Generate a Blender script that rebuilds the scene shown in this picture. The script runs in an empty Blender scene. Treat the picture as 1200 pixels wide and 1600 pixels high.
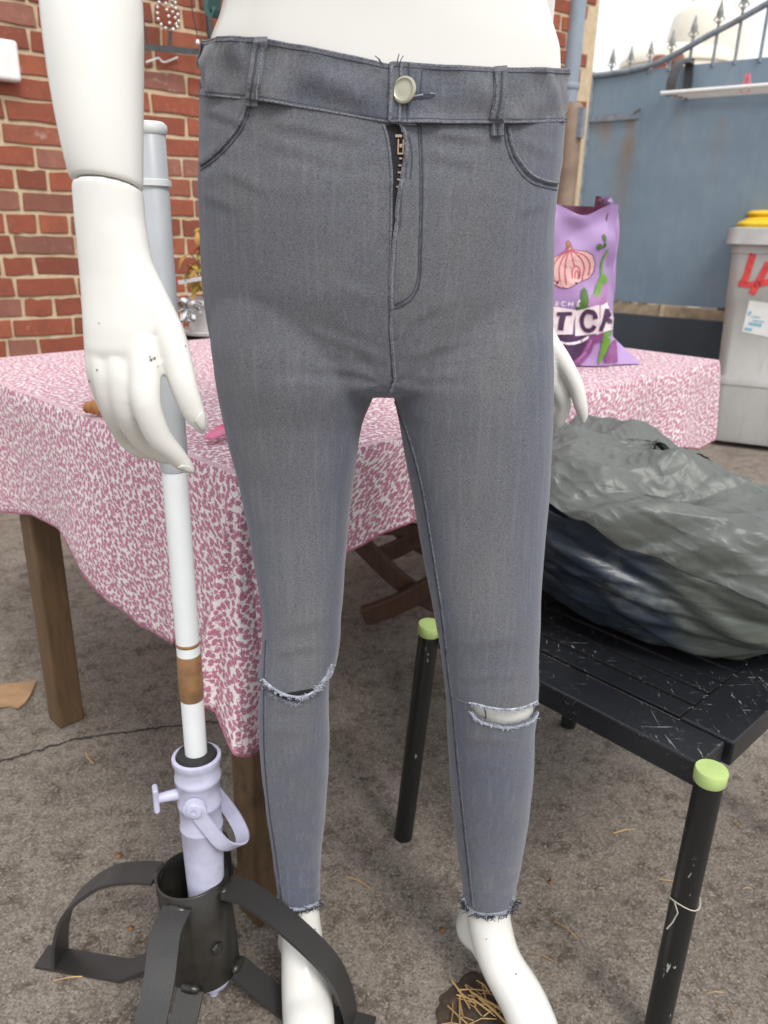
import bpy, bmesh, math, random
import numpy as np
from mathutils import Vector, Matrix, noise
from mathutils.bvhtree import BVHTree
from mathutils.geometry import tessellate_polygon
random.seed(7)
R = math.radians
scene = bpy.context.scene
COL = scene.collection

# ------------------------------------------------------------------ camera
FPX, PITCH, ROLL, CAMH = 1202.0, R(20.2), R(1.5), 1.02
FW = Vector((0, math.cos(PITCH), -math.sin(PITCH)))
UP0 = Vector((0, math.sin(PITCH), math.cos(PITCH)))
RT = Vector((1, 0, 0)) * math.cos(ROLL) + UP0 * math.sin(ROLL)
UP = UP0 * math.cos(ROLL) - Vector((1, 0, 0)) * math.sin(ROLL)
CAM = Vector((0, 0, CAMH))
cd = bpy.data.cameras.new('camera'); cam = bpy.data.objects.new('camera', cd); COL.objects.link(cam)
cam.matrix_world = Matrix((RT, UP, -FW)).transposed().to_4x4()
cam.location = CAM
cd.sensor_fit = 'VERTICAL'; cd.sensor_height = 36; cd.sensor_width = 27
cd.lens = 36 * FPX / 1600
cd.clip_start = 0.02; cd.clip_end = 2000
cd.dof.use_dof = True; cd.dof.focus_distance = 0.74; cd.dof.aperture_fstop = 9
scene.camera = cam
# ------------------------------------------------------------------ sky, sun, exposure
SUN_EL, SUN_AZ = R(52), R(150)        # azimuth clockwise from +Y: behind the camera, to the right
w = bpy.data.worlds.new('World'); scene.world = w; w.use_nodes = True
nt = w.node_tree; bg = nt.nodes['Background']
sky = nt.nodes.new('ShaderNodeTexSky'); sky.sky_type = 'NISHITA'; sky.sun_disc = False
sky.sun_elevation = SUN_EL; sky.sun_rotation = SUN_AZ; sky.air_density = 1.0; sky.dust_density = 6.0; sky.ozone_density = 1.0
hs = nt.nodes.new('ShaderNodeHueSaturation'); hs.inputs['Saturation'].default_value = 0.22
mx = nt.nodes.new('ShaderNodeMix'); mx.data_type = 'RGBA'; mx.inputs[0].default_value = 0.72; mx.inputs[7].default_value = (9.0, 9.15, 9.4, 1)   # even cloud deck over the sky
nt.links.new(sky.outputs[0], hs.inputs['Color']); nt.links.new(hs.outputs[0], mx.inputs[6]); nt.links.new(mx.outputs[2], bg.inputs['Color'])
bg.inputs['Strength'].default_value = 0.13
sd = bpy.data.lights.new('sun', 'SUN'); sun = bpy.data.objects.new('sun', sd); COL.objects.link(sun)
sd.energy = 1.5; sd.angle = R(16); sd.color = (1.0, 0.965, 0.91)
sdir = Vector((math.sin(SUN_AZ) * math.cos(SUN_EL), math.cos(SUN_AZ) * math.cos(SUN_EL), math.sin(SUN_EL)))
sun.rotation_euler = sdir.to_track_quat('Z', 'Y').to_euler()
sun.location = (0, 0, 6)
scene.view_settings.view_transform = 'Standard'; scene.view_settings.look = 'None'
scene.view_settings.gamma = 1; scene.view_settings.use_curve_mapping = False
scene.view_settings.exposure = 0.3
scene.render.engine = 'CYCLES'

# ------------------------------------------------------------------ pixel helpers (1200x1600 photograph)
def ray(x, y): return FW + RT * ((x - 600) / FPX) + UP * ((800 - y) / FPX)
def atY(x, y, Y): d = ray(x, y); return CAM + d * (Y / d.y)
def atZ(x, y, z=0.0): d = ray(x, y); return CAM + d * ((z - CAMH) / d.z)
def onplane(x, y, p, n): d = ray(x, y); return CAM + d * ((p - CAM).dot(n) / d.dot(n))
def proj(P):
    v = P - CAM; k = v.dot(FW); return 600 + FPX * v.dot(RT) / k, 800 - FPX * v.dot(UP) / k
def pxm(px, P): return px * (P - CAM).dot(FW) / FPX      # pixels -> metres at point P
def interp(tab, x):
    if x <= tab[0][0]: return tab[0][1]
    for (a, b), (c, d) in zip(tab, tab[1:]):
        if x <= c: return b + (d - b) * (x - a) / (c - a)
    return tab[-1][1]
def lerp(a, b, t): return a + (b - a) * t
def sstep(a, b, x):
    t = max(0, min(1, (x - a) / (b - a))); return t * t * (3 - 2 * t)

# ------------------------------------------------------------------ objects
ORG = {}
def world_org(o): return ORG.get(o.name, Vector((0, 0, 0))) if o else Vector((0, 0, 0))
def tag(o, label=None, cat=None, group=None, kind=None):
    if label: o['label'] = label
    if cat: o['category'] = cat
    if group: o['group'] = group
    if kind: o['kind'] = kind
    return o
def thing(name, label, cat, loc=(0, 0, 0), group=None):
    o = bpy.data.objects.new(name, None); COL.objects.link(o); o.location = loc; o.empty_display_size = 0.05
    ORG[o.name] = Vector(loc); return tag(o, label, cat, group)
def link_mesh(name, me, mat, parent=None, org=None):
    o = bpy.data.objects.new(name, me); COL.objects.link(o)
    if mat is not None and not me.materials: me.materials.append(mat)
    if parent is not None: o.parent = parent; ORG[o.name] = world_org(parent)
    else:
        org = Vector(org or (0, 0, 0)); o.location = org; ORG[o.name] = org
    return o
def obj(name, geo, mat, parent=None, smooth=True, org=None, kind=None, sharp=48):
    vs, fs = geo
    if parent is not None: base = world_org(parent)
    else:
        if org is None:
            org = Vector((sum(v[0] for v in vs) / len(vs), sum(v[1] for v in vs) / len(vs), min(v[2] for v in vs)))
        base = Vector(org)
    me = bpy.data.meshes.new(name)
    me.from_pydata([tuple(Vector(v) - base) for v in vs], [], fs); me.update()
    if smooth:
        me.polygons.foreach_set('use_smooth', [True] * len(me.polygons)); me.set_sharp_from_angle(angle=R(sharp))
    o = link_mesh(name, me, mat, parent, org)
    if kind: o['kind'] = kind
    return o
def fixn(o):
    bm = bmesh.new(); bm.from_mesh(o.data); bmesh.ops.recalc_face_normals(bm, faces=bm.faces); bm.to_mesh(o.data); bm.free(); return o
def cat(*geos):
    V, F = [], []
    for v, f in geos:
        n = len(V); V += list(v); F += [tuple(i + n for i in q) for q in f]
    return V, F
def bevel(o, wd=0.002, seg=2, ang=30):
    m = o.modifiers.new('bevel', 'BEVEL'); m.width = wd; m.segments = seg; m.limit_method = 'ANGLE'; m.angle_limit = R(ang)
    return o
def loft(rings, cap=True, closed=True):
    V, F = [], []; n = len(rings[0])
    for r in rings: V += [Vector(p) for p in r]
    for i in range(len(rings) - 1):
        for j in range(n if closed else n - 1):
            a, b = i * n + j, i * n + (j + 1) % n
            F.append((a, b, b + n, a + n))
    if cap:
        F.append(tuple(range(n - 1, -1, -1))); F.append(tuple((len(rings) - 1) * n + j for j in range(n)))
    return V, F
def frames(path):
    path = [Vector(p) for p in path]; T = []
    for i in range(len(path)):
        a = path[max(0, i - 1)]; b = path[min(len(path) - 1, i + 1)]; t = (b - a)
        T.append(t.normalized() if t.length > 1e-9 else Vector((0, 0, 1)))
    up = Vector((0, 0, 1)) if abs(T[0].z) < 0.9 else Vector((1, 0, 0))
    N = (up - T[0] * up.dot(T[0])).normalized(); out = []
    for i, t in enumerate(T):
        N = (N - t * N.dot(t)); N = N.normalized() if N.length > 1e-6 else t.orthogonal().normalized()
        out.append((path[i], t, N, t.cross(N)))
    return out
def tube(path, rad, n=8, cap=True):
    fr = frames(path); rs = rad if isinstance(rad, (list, tuple)) else [rad] * len(fr); rings = []
    for (p, t, a, b), r in zip(fr, rs):
        rings.append([p + a * (r * math.cos(2 * math.pi * k / n)) + b * (r * math.sin(2 * math.pi * k / n)) for k in range(n)])
    return loft(rings, cap)
def smoothpath(pts, per=6):
    pts = [Vector(p) for p in pts]; out = []
    for i in range(len(pts) - 1):
        p0 = pts[max(0, i - 1)]; p1 = pts[i]; p2 = pts[i + 1]; p3 = pts[min(len(pts) - 1, i + 2)]
        for k in range(per):
            t = k / per
            out.append(0.5 * ((2 * p1) + (p2 - p0) * t + (2 * p0 - 5 * p1 + 4 * p2 - p3) * t * t + (3 * p1 - p0 - 3 * p2 + p3) * t ** 3))
    out.append(pts[-1]); return out
def smooth1(vals, per=6):
    return [v.x for v in smoothpath([(x, 0, 0) for x in vals], per)]
def chain(pts, rad, n=14, per=5):
    """round-ended limb through points (points, radii in metres)"""
    P = smoothpath(pts, per); Rr = smooth1(rad, per)
    t0 = (P[0] - P[1]).normalized(); t1 = (P[-1] - P[-2]).normalized(); r0, r1 = Rr[0], Rr[-1]
    a0 = [P[0] + t0 * r0 * math.sin(q) for q in (R(75), R(50), R(25))]; ra = [r0 * math.cos(q) for q in (R(75), R(50), R(25))]
    a1 = [P[-1] + t1 * r1 * math.sin(q) for q in (R(25), R(50), R(75))]; rb = [r1 * math.cos(q) for q in (R(25), R(50), R(75))]
    return tube(a0 + P + a1, ra + Rr + rb, n)
def cyl(a, b, r0, r1=None, n=24): return tube([a, b], [r0, r0 if r1 is None else r1], n)
def lathe(c, prof, n=28, axis=None):
    c = Vector(c); ax = Vector(axis).normalized() if axis else Vector((0, 0, 1)); a = ax.orthogonal().normalized(); b = ax.cross(a)
    return loft([[c + ax * z + a * (max(r, 1e-4) * math.cos(2 * math.pi * k / n)) + b * (max(r, 1e-4) * math.sin(2 * math.pi * k / n)) for k in range(n)] for r, z in prof])
def box(c, size, ax=(1, 0, 0), ay=None, az=(0, 0, 1)):
    c = Vector(c); ax = Vector(ax).normalized(); az = Vector(az).normalized(); ay = Vector(ay).normalized() if ay else az.cross(ax).normalized()
    V = []
    for sz in (-.5, .5):
        for sx, sy in ((-.5, -.5), (.5, -.5), (.5, .5), (-.5, .5)):
            V.append(c + ax * (sx * size[0]) + ay * (sy * size[1]) + az * (sz * size[2]))
    return V, [(3, 2, 1, 0), (4, 5, 6, 7), (0, 1, 5, 4), (1, 2, 6, 5), (2, 3, 7, 6), (3, 0, 4, 7)]
def bar(path, wd, th, wdir=None):
    """flat strap swept along a path; wdir = function/vector giving the width direction"""
    fr = frames(path); rings = []
    for p, t, a, b in fr:
        wv = Vector(wdir) if wdir is not None else b
        wv = (wv - t * wv.dot(t)).normalized(); nv = t.cross(wv)
        rings.append([p + wv * wd / 2 + nv * th / 2, p - wv * wd / 2 + nv * th / 2, p - wv * wd / 2 - nv * th / 2, p + wv * wd / 2 - nv * th / 2])
    return loft(rings)
def mesh_bvh(o):
    base = world_org(o); me = o.data
    return BVHTree.FromPolygons([v.co + base for v in me.vertices], [tuple(p.vertices) for p in me.polygons])
def hit(bvh, x, y, off=0.0):
    d = ray(x, y).normalized(); loc, n, i, dist = bvh.ray_cast(CAM, d)
    if loc is None: return None
    if n.dot(d) > 0: n = -n
    return loc + n * off
def densify(px, step=5):
    out = []
    for (a, b), (c, d) in zip(px, px[1:]):
        n = max(1, int(math.hypot(c - a, d - b) / step))
        for k in range(n): out.append((a + (c - a) * k / n, b + (d - b) * k / n))
    out.append(px[-1]); return out
def cpx(px, per=5):      # smooth pixel polyline
    return [(p.x, p.y) for p in smoothpath([(a, b, 0) for a, b in px], per)]
def seam(bvh, px, r=0.0008, off=0.0, n=5):
    pts = [hit(bvh, x, y, off) for x, y in cpx(px, 6)]; pts = [p for p in pts if p is not None]
    return tube(pts, r, n) if len(pts) > 1 else ([], [])
def decal(bvh, poly, off=0.0015, step=6, holes=None):
    """polygon in photo pixels laid on the surface that the camera sees there"""
    bm = bmesh.new(); vs = [bm.verts.new((x, y, 0)) for x, y in poly]; f = bm.faces.new(vs)
    bmesh.ops.triangulate(bm, faces=[f])
    for _ in range(5):
        es = [e for e in bm.edges if e.calc_length() > step]
        if not es: break
        bmesh.ops.subdivide_edges(bm, edges=es, cuts=1); bmesh.ops.triangulate(bm, faces=[q for q in bm.faces if len(q.verts) > 3])
    bm.verts.index_update(); V = []; ok = []
    for v in bm.verts:
        p = hit(bvh, v.co.x, v.co.y, off); ok.append(p is not None); V.append(p if p is not None else Vector((0, 0, 0)))
    F = [tuple(v.index for v in q.verts) for q in bm.faces if all(ok[v.index] for v in q.verts)]
    bm.free(); used = sorted({i for q in F for i in q}); mp = {a: i for i, a in enumerate(used)}
    F2 = []
    for q in F:
        a, b, c = (V[i] for i in q); nn = (b - a).cross(c - a)
        q = tuple(mp[i] for i in q); F2.append(q if nn.dot(a - CAM) < 0 else q[::-1])
    return [V[i] for i in used], F2
def stroke(px, wd, taper=False):
    P = [Vector((a, b)) for a, b in px]; L, Rr = [], []
    for i, p in enumerate(P):
        t = (P[min(i + 1, len(P) - 1)] - P[max(i - 1, 0)]).normalized(); n = Vector((-t.y, t.x)); h = wd / 2
        if taper: h *= 0.25 + 0.75 * math.sin(math.pi * min(1, max(0, i / (len(P) - 1))))
        L.append(p + n * h); Rr.append(p - n * h)
    return [tuple(p) for p in L] + [tuple(p) for p in reversed(Rr)]
def shade(o, smooth=True):
    o.data.polygons.foreach_set('use_smooth', [smooth] * len(o.data.polygons)); return o
def remesh(geo, vox, iters=4, fac=0.5):
    me = bpy.data.meshes.new('tmp'); me.from_pydata([tuple(v) for v in geo[0]], [], geo[1]); me.update()
    o = bpy.data.objects.new('tmp', me); COL.objects.link(o); fixn(o)
    m = o.modifiers.new('r', 'REMESH'); m.mode = 'VOXEL'; m.voxel_size = vox
    s = o.modifiers.new('s', 'SMOOTH'); s.iterations = iters; s.factor = fac
    dg = bpy.context.evaluated_depsgraph_get(); dg.update(); ev = o.evaluated_get(dg); m2 = ev.to_mesh()
    V = [v.co.copy() for v in m2.vertices]; F = [tuple(p.vertices) for p in m2.polygons]
    ev.to_mesh_clear(); bpy.data.objects.remove(o); bpy.data.meshes.remove(me); return V, F

def trifold(seed, cnt, f0, f1, ang0, ang1, slope):
    rg_ = random.Random(seed); W = []
    for k in range(cnt):
        f = f0 * (f1 / f0) ** rg_.random(); a = rg_.uniform(ang0, ang1); W.append((math.cos(a) * f, math.sin(a) * f, rg_.random(), slope / (4 * f) * rg_.uniform(.6, 1.3), rg_.uniform(0, 99)))
    def h(x, y):
        s = 0
        for a, b, p, A, q in W:
            u = (x * a + y * b + p + .35 * noise.noise(Vector((x * 5, y * 5, q)))) % 1.0
            win = sstep(-.15, .3, noise.noise(Vector((x * 4 + q, y * 4, q * .7))))
            s += A * win * (1 - 4 * abs(u - .5)) * (1 if abs(u - .5) < .5 else 0)
        return s
    return h
# ------------------------------------------------------------------ materials
MATS = {}
class N:
    def __init__(s, name):
        s.m = bpy.data.materials.new(name); s.m.use_nodes = True; s.t = s.m.node_tree; s.b = s.t.nodes['Principled BSDF']; s.c = {}
        MATS[name] = s.m
    def n(s, typ, **kw):
        x = s.t.nodes.new(typ)
        for k, v in kw.items(): setattr(x, k, v)
        return x
    def l(s, a, b): s.t.links.new(a, b)
    def co(s, kind='Object', scale=(1, 1, 1), rot=(0, 0, 0)):
        key = (kind, tuple(scale), tuple(rot))
        if key not in s.c:
            tc = s.n('ShaderNodeTexCoord'); mp = s.n('ShaderNodeMapping'); mp.inputs['Scale'].default_value = scale; mp.inputs['Rotation'].default_value = rot
            s.l(tc.outputs[kind], mp.inputs[0]); s.c[key] = mp.outputs[0]
        return s.c[key]
    def noise(s, sc, det=4, rough=0.55, vec=None, dist=0):
        x = s.n('ShaderNodeTexNoise'); x.inputs['Scale'].default_value = sc; x.inputs['Detail'].default_value = det
        x.inputs['Roughness'].default_value = rough; x.inputs['Distortion'].default_value = dist
        s.l(vec if vec is not None else s.co(), x.inputs['Vector']); return x.outputs[0]
    def vor(s, sc, vec=None, feature='F1', out='Distance', rnd=1.0, dim='3D'):
        x = s.n('ShaderNodeTexVoronoi', feature=feature, voronoi_dimensions=dim); x.inputs['Scale'].default_value = sc; x.inputs['Randomness'].default_value = rnd
        s.l(vec if vec is not None else s.co(), x.inputs['Vector']); return x.outputs[out]
    def ramp(s, src, stops, interp='LINEAR'):
        x = s.n('ShaderNodeValToRGB'); x.color_ramp.interpolation = interp; e = x.color_ramp.elements
        while len(e) < len(stops): e.new(0.5)
        for q, (p, c) in zip(e, stops):
            q.position = p; q.color = (c, c, c, 1) if isinstance(c, (int, float)) else (*c[:3], 1)
        s.l(src, x.inputs[0]); return x.outputs[0]
    def mix(s, fac, a, b, mode='MIX'):
        x = s.n('ShaderNodeMix', data_type='RGBA', blend_type=mode)
        for i, v in ((0, fac), (6, a), (7, b)):
            if isinstance(v, (int, float)): x.inputs[i].default_value = v if i == 0 else (v, v, v, 1)
            elif isinstance(v, tuple): x.inputs[i].default_value = (*v[:3], 1)
            else: s.l(v, x.inputs[i])
        return x.outputs[2]
    def math(s, op, a, b=0.0, c=0.0):
        x = s.n('ShaderNodeMath', operation=op)
        for i, v in enumerate((a, b, c)):
            if isinstance(v, (int, float)): x.inputs[i].default_value = v
            else: s.l(v, x.inputs[i])
        return x.outputs[0]
    def bump(s, h, strength=0.3, dist=0.002, prev=None):
        x = s.n('ShaderNodeBump'); x.inputs['Strength'].default_value = strength; x.inputs['Distance'].default_value = dist
        s.l(h, x.inputs['Height'])
        if prev is not None: s.l(prev, x.inputs['Normal'])
        s.l(x.outputs[0], s.b.inputs['Normal']); return x.outputs[0]
    def set(s, **kw):
        for k, v in kw.items():
            k = {'color': 'Base Color', 'rough': 'Roughness', 'metal': 'Metallic', 'spec': 'Specular IOR Level', 'alpha': 'Alpha', 'sheen': 'Sheen Weight', 'sheenr': 'Sheen Roughness', 'coat': 'Coat Weight', 'trans': 'Transmission Weight'}[k]
            i = s.b.inputs[k]
            if isinstance(v, (int, float)): i.default_value = v
            elif isinstance(v, tuple): i.default_value = (*v[:3], 1)
            else: s.l(v, i)
        return s
def plain(name, c, rough=0.5, metal=0.0, var=0.18, sc=25, bump=0.0, bsc=300, spec=None):
    n = N(name); a = tuple(x * (1 - var) for x in c); b = tuple(min(1, x * (1 + var)) for x in c)
    n.set(color=n.mix(n.ramp(n.noise(sc), [(0.3, 0), (0.7, 1)]), a, b), rough=rough, metal=metal)
    if spec is not None: n.set(spec=spec)
    if bump: n.bump(n.noise(bsc, 3), bump, 0.001)
    return n.m
# ---- ground
n = N('concrete')
big = n.ramp(n.noise(1.6, 5, 0.6), [(0.3, 0), (0.7, 1)])
mid = n.noise(20, 8, 0.78)
fine = n.noise(230, 5, 0.8)
base = n.mix(big, (0.225, 0.19, 0.158), (0.325, 0.285, 0.245))
base = n.mix(n.ramp(mid, [(0.49, 0), (0.62, .85)]), base, (0.105, 0.08, 0.062))
base = n.mix(n.ramp(n.noise(65, 6, 0.8), [(0.52, 0), (0.62, 0.8)]), base, (0.36, 0.32, 0.27))
base = n.mix(n.ramp(n.noise(5, 6, .7, None, .6), [(.5, 0), (.66, .6)]), base, (0.085, 0.066, 0.052))
base = n.mix(n.ramp(n.noise(17, 5, .75, None, .4), [(.56, 0), (.64, .65)]), base, (0.075, 0.056, 0.043))
cell = n.vor(290, out='Color'); hsv_ = n.n('ShaderNodeSeparateColor'); n.l(cell, hsv_.inputs[0])
base = n.mix(n.ramp(hsv_.outputs[0], [(0.1, .42), (0.4, 0)]), base, (0.07, 0.053, 0.042))
base = n.mix(n.ramp(hsv_.outputs[1], [(0.7, 0), (0.95, .55)]), base, (0.42, 0.375, 0.32))
stone = n.vor(150); st = n.ramp(stone, [(0.18, 1), (0.3, 0)])
pick = n.ramp(n.vor(150, out='Color'), [(0.66, 0), (0.7, 1)])
base = n.mix(n.math('MULTIPLY', st, pick), base, n.mix(n.vor(150, out='Color'), (0.22, 0.19, 0.16), (0.34, 0.3, 0.26)))
base = n.mix(n.ramp(fine, [(0.36, 0.8), (0.5, 0)]), base, (0.07, 0.052, 0.04))
dark = n.ramp(n.vor(55, out='Distance'), [(0.05, 0.8), (0.13, 0)])
base = n.mix(dark, base, (0.05, 0.035, 0.028))
n.set(color=base, rough=n.ramp(mid, [(0.3, 0.7), (0.7, 0.95)]), spec=0.3)
b1 = n.bump(mid, 0.5, 0.010); b2 = n.bump(fine, 0.7, 0.004, b1); n.bump(stone, 0.35, 0.003, b2)

plain('soil', (0.055, 0.038, 0.027), 0.95, var=0.5, sc=60, bump=0.8, bsc=200)
plain('straw', (0.42, 0.27, 0.11), 0.7, var=0.35, sc=30)
plain('grit', (0.24, 0.2, 0.17), 0.9, var=0.4, sc=20)
plain('crack', (0.03, 0.024, 0.02), 1.0)
plain('leaf_dry', (0.23, 0.1, 0.04), 0.8, var=0.4, sc=40)

# ---- brick
def brickmat(name, island):
    n = N(name)
    if island: rnd = n.n('ShaderNodeNewGeometry').outputs['Random Per Island']
    else: rnd = n.n('ShaderNodeObjectInfo').outputs['Random']
    co = n.n('ShaderNodeTexCoord').outputs['Object']
    ad = n.n('ShaderNodeVectorMath', operation='ADD'); n.l(co, ad.inputs[0])
    sc = n.math('MULTIPLY', rnd, 17.0); n.l(sc, ad.inputs[1]); v = ad.outputs[0]
    c = n.ramp(rnd, [(0.0, (0.2, 0.062, 0.04)), (0.25, (0.33, 0.095, 0.053)), (0.5, (0.27, 0.075, 0.045)), (0.72, (0.37, 0.115, 0.06)), (0.88, (0.22, 0.1, 0.075)), (1.0, (0.34, 0.15, 0.11))])
    c = n.mix(n.ramp(n.noise(16, 5, 0.7, v), [(0.35, 0), (0.7, 0.55)]), c, (0.16, 0.06, 0.045))
    c = n.mix(n.ramp(n.noise(45, 5, 0.7, v), [(0.58, 0), (0.75, 0.5)]), c, (0.46, 0.25, 0.17))
    c = n.mix(n.ramp(n.noise(9, 4, 0.6, v), [(0.66, 0), (0.72, 0.6)]), c, (0.5, 0.42, 0.36))
    n.set(color=c, rough=0.85, spec=0.25); n.bump(n.noise(120, 6, 0.75, v), 0.6, 0.003)
    return n.m
brickmat('brick', False); brickmat('brick_far', True)
n = N('mortar'); n.set(color=n.mix(n.ramp(n.noise(25, 6, 0.7), [(0.3, 0), (0.7, 1)]), (0.5, 0.38, 0.24), (0.66, 0.53, 0.36)), rough=0.95)
n.bump(n.noise(140, 6, 0.75), 0.9, 0.004)
# ---- gate paint with rust runs (u across the gate, v up, metres)
n = N('gate_paint'); uv = n.co('UV'); sep = n.n('ShaderNodeSeparateXYZ'); n.l(uv, sep.inputs[0]); U, V_ = sep.outputs[0], sep.outputs[1]
c = n.mix(n.ramp(n.noise(2.2, 5, 0.65, uv), [(0.3, 0), (0.7, 1)]), (0.18, 0.25, 0.325), (0.235, 0.31, 0.385))
c = n.mix(n.ramp(n.noise(14, 6, 0.75, n.co('UV', (1, 0.25, 1))), [(0.5, 0), (0.75, 0.45)]), c, (0.29, 0.35, 0.4))
c = n.mix(n.ramp(n.noise(60, 4, 0.7, uv), [(0.66, 0), (0.72, 0.6)]), c, (0.07, 0.08, 0.1))
GATE_RUST = []
def rust(u0, v0, wd, ln, k):
    global c
    wob = n.math('MULTIPLY_ADD', n.noise(6, 3, 0.6, n.co('UV', (0.2, 1.5, 1))), 0.06, u0 - 0.03)
    a = n.math('ABSOLUTE', n.math('SUBTRACT', U, wob)); a = n.ramp(n.math('DIVIDE', a, wd), [(0.25, 1), (1.0, 0)])
    d = n.math('DIVIDE', n.math('SUBTRACT', v0, V_), ln); d = n.ramp(d, [(0, 0), (0.02, 1), (0.35, 0.6), (1, 0)])
    msk = n.math('MULTIPLY', n.math('MULTIPLY', a, d), n.ramp(n.noise(30, 4, 0.7, n.co('UV', (1, 0.3, 1))), [(0.3, 0.25), (0.6, 1)]))
    c = n.mix(n.math('MULTIPLY', msk, k), c, (0.3, 0.17, 0.07))
GATE_N = n
plain('dark_panel', (0.055, 0.066, 0.083), 0.75, var=0.12, sc=8, bump=0.2)
plain('pale_timber', (0.42, 0.32, 0.22), 0.85, var=0.3, sc=18, bump=0.4)
plain('rail_metal', (0.22, 0.25, 0.29), 0.55, var=0.25, sc=30)
plain('rusty_metal', (0.13, 0.105, 0.09), 0.8, var=0.4, sc=25)
plain('finial_metal', (0.36, 0.37, 0.36), 0.6, var=0.3, sc=60)
plain('white_wire', (0.8, 0.8, 0.79), 0.4, var=0.06)
plain('pink_plastic', (0.75, 0.2, 0.25), 0.4, var=0.1)
plain('tank_cream', (0.78, 0.73, 0.62), 0.5, var=0.06, sc=3)
plain('terracotta', (0.3, 0.13, 0.09), 0.85, var=0.3, sc=5)
plain('pipe_grey', (0.25, 0.3, 0.36), 0.5, var=0.12, sc=12)
plain('post_brown', (0.23, 0.165, 0.12), 0.7, var=0.25, sc=10, bump=0.3)
plain('trim_cream', (0.62, 0.5, 0.36), 0.7, var=0.15, sc=8)
plain('bin_grey', (0.46, 0.46, 0.45), 0.55, var=0.14, sc=6, bump=0.15)
n = N('bin_body'); c2 = n.mix(n.ramp(n.noise(4, 6, 0.7), [(0.35, 0), (0.7, 1)]), (0.43, 0.43, 0.42), (0.52, 0.515, 0.5))
c2 = n.mix(n.ramp(n.noise(6, 6, 0.75, n.co('Object', (4, 4, 0.5))), [(0.55, 0), (0.75, 0.5)]), c2, (0.22, 0.21, 0.2))
n.set(color=c2, rough=0.55); n.bump(n.noise(90, 3), 0.15, 0.001)
plain('bin_yellow', (0.82, 0.55, 0.03), 0.4, var=0.1, sc=6)
plain('black_rubber', (0.02, 0.02, 0.02), 0.7)
plain('spray_red', (0.62, 0.06, 0.06), 0.7, var=0.25, sc=20)
plain('paper', (0.75, 0.75, 0.73), 0.8, var=0.05)
plain('print_blue', (0.2, 0.5, 0.68), 0.8, var=0.25, sc=80)
plain('box_white', (0.78, 0.78, 0.77), 0.45, var=0.05)

# ================================================================== ground
G = 60
gv = [(-G, -G, 0), (G, -G, 0), (G, G * 4, 0), (-G, G * 4, 0)]
ground = obj('ground', (gv, [(0, 1, 2, 3)]), MATS['concrete'], smooth=False, org=(0, 0, 0)); tag(ground, kind='structure')
cr = [atZ(x, y, 0.002) for x, y in cpx([(-60, 1208), (0, 1190), (60, 1172), (120, 1155), (190, 1145), (260, 1135), (330, 1128), (400, 1124), (460, 1121)], 12)]
cr = [p + Vector((random.uniform(-.004, .004), random.uniform(-.004, .004), 0)) for p in cr]
V, F = [], []
for i, p in enumerate(cr):
    t = (cr[min(i + 1, len(cr) - 1)] - cr[max(0, i - 1)]).normalized(); s = Vector((-t.y, t.x, 0)) * random.uniform(.0012, .0035)
    V += [p + s, p - s]
    if i: F.append((2 * i - 2, 2 * i - 1, 2 * i + 1, 2 * i))
tag(obj('crack', (V, F), MATS['crack'], ground, smooth=False), kind='stuff')
# grit lying on the concrete
def blob(c, r, rng):
    V = [Vector(v) for v in ((1, 0, 0), (-1, 0, 0), (0, 1, 0), (0, -1, 0), (0, 0, 1), (0, 0, -.4))]
    a = rng.uniform(0, 6.28); ca, sa = math.cos(a), math.sin(a)
    k = [rng.uniform(.6, 1.2) for _ in V]; sx = rng.uniform(.7, 1.4)
    V = [Vector((v.x * sx * ca - v.y * sa, v.x * sx * sa + v.y * ca, v.z * .6)) * (r * q) + Vector(c) for v, q in zip(V, k)]
    return V, [(0, 2, 4), (2, 1, 4), (1, 3, 4), (3, 0, 4), (2, 0, 5), (1, 2, 5), (3, 1, 5), (0, 3, 5)]
rng = random.Random(3); gs = []
for i in range(5200):
    y = .55 + 2.6 * rng.random() ** 1.7; x = rng.uniform(-.62, .62) * (y + .35)
    gs.append(blob((x, y, 0), rng.choice((.0012, .0016, .002, .0028)) * rng.uniform(.7, 1.3), rng))
tag(obj('grit', cat(*gs), MATS['grit'], smooth=False, org=(0, 0, 0)), 'loose pale grit scattered over the concrete', 'grit', kind='stuff')
# needle litter in the dark hollow by the foot
hol = [(690, 1640), (683, 1590), (695, 1560), (706, 1535), (730, 1523), (760, 1518), (790, 1530), (815, 1560), (830, 1600), (835, 1650)]
hp = [atZ(x, y, 0.004) for x, y in cpx(hol + [hol[0]], 5)[:-1]]; hc = sum(hp, Vector()) / len(hp)
rings = [[hc + (p - hc) * k + Vector((noise.noise(p * 45) * .012 * k, noise.noise(p * 45 + Vector((5, 5, 5))) * .012 * k, zz)) for p in hp] for k, zz in ((1.08, -.006), (.97, -.0022), (.6, -.0005), (.25, -.001))]
so = obj('soil_patch', loft(rings, True), MATS['soil'], org=hc); fixn(so); tag(so, kind='structure')
rng = random.Random(11)
def needle(c, ln, a, r=.0009, z=.006, bend=.15):
    d = Vector((math.cos(a), math.sin(a), 0)); s = Vector((-d.y, d.x, 0)); c = Vector(c)
    return tube([c - d * ln / 2 + Vector((0, 0, z)), c + s * ln * bend * rng.uniform(-.5, .5) + Vector((0, 0, z + .002)), c + d * ln / 2 + Vector((0, 0, z * .7))], r, 4)
nd = []
for i in range(34):
    q = rng.random() ** .5 * .75; p = hc + (rng.choice(hp) - hc) * q + Vector((0, -.012, 0))
    nd.append(needle((p.x, p.y, 0), rng.uniform(.02, .06), rng.gauss(2.6, .7), rng.uniform(.0006, .0013), rng.uniform(.006, .012)))
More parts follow.
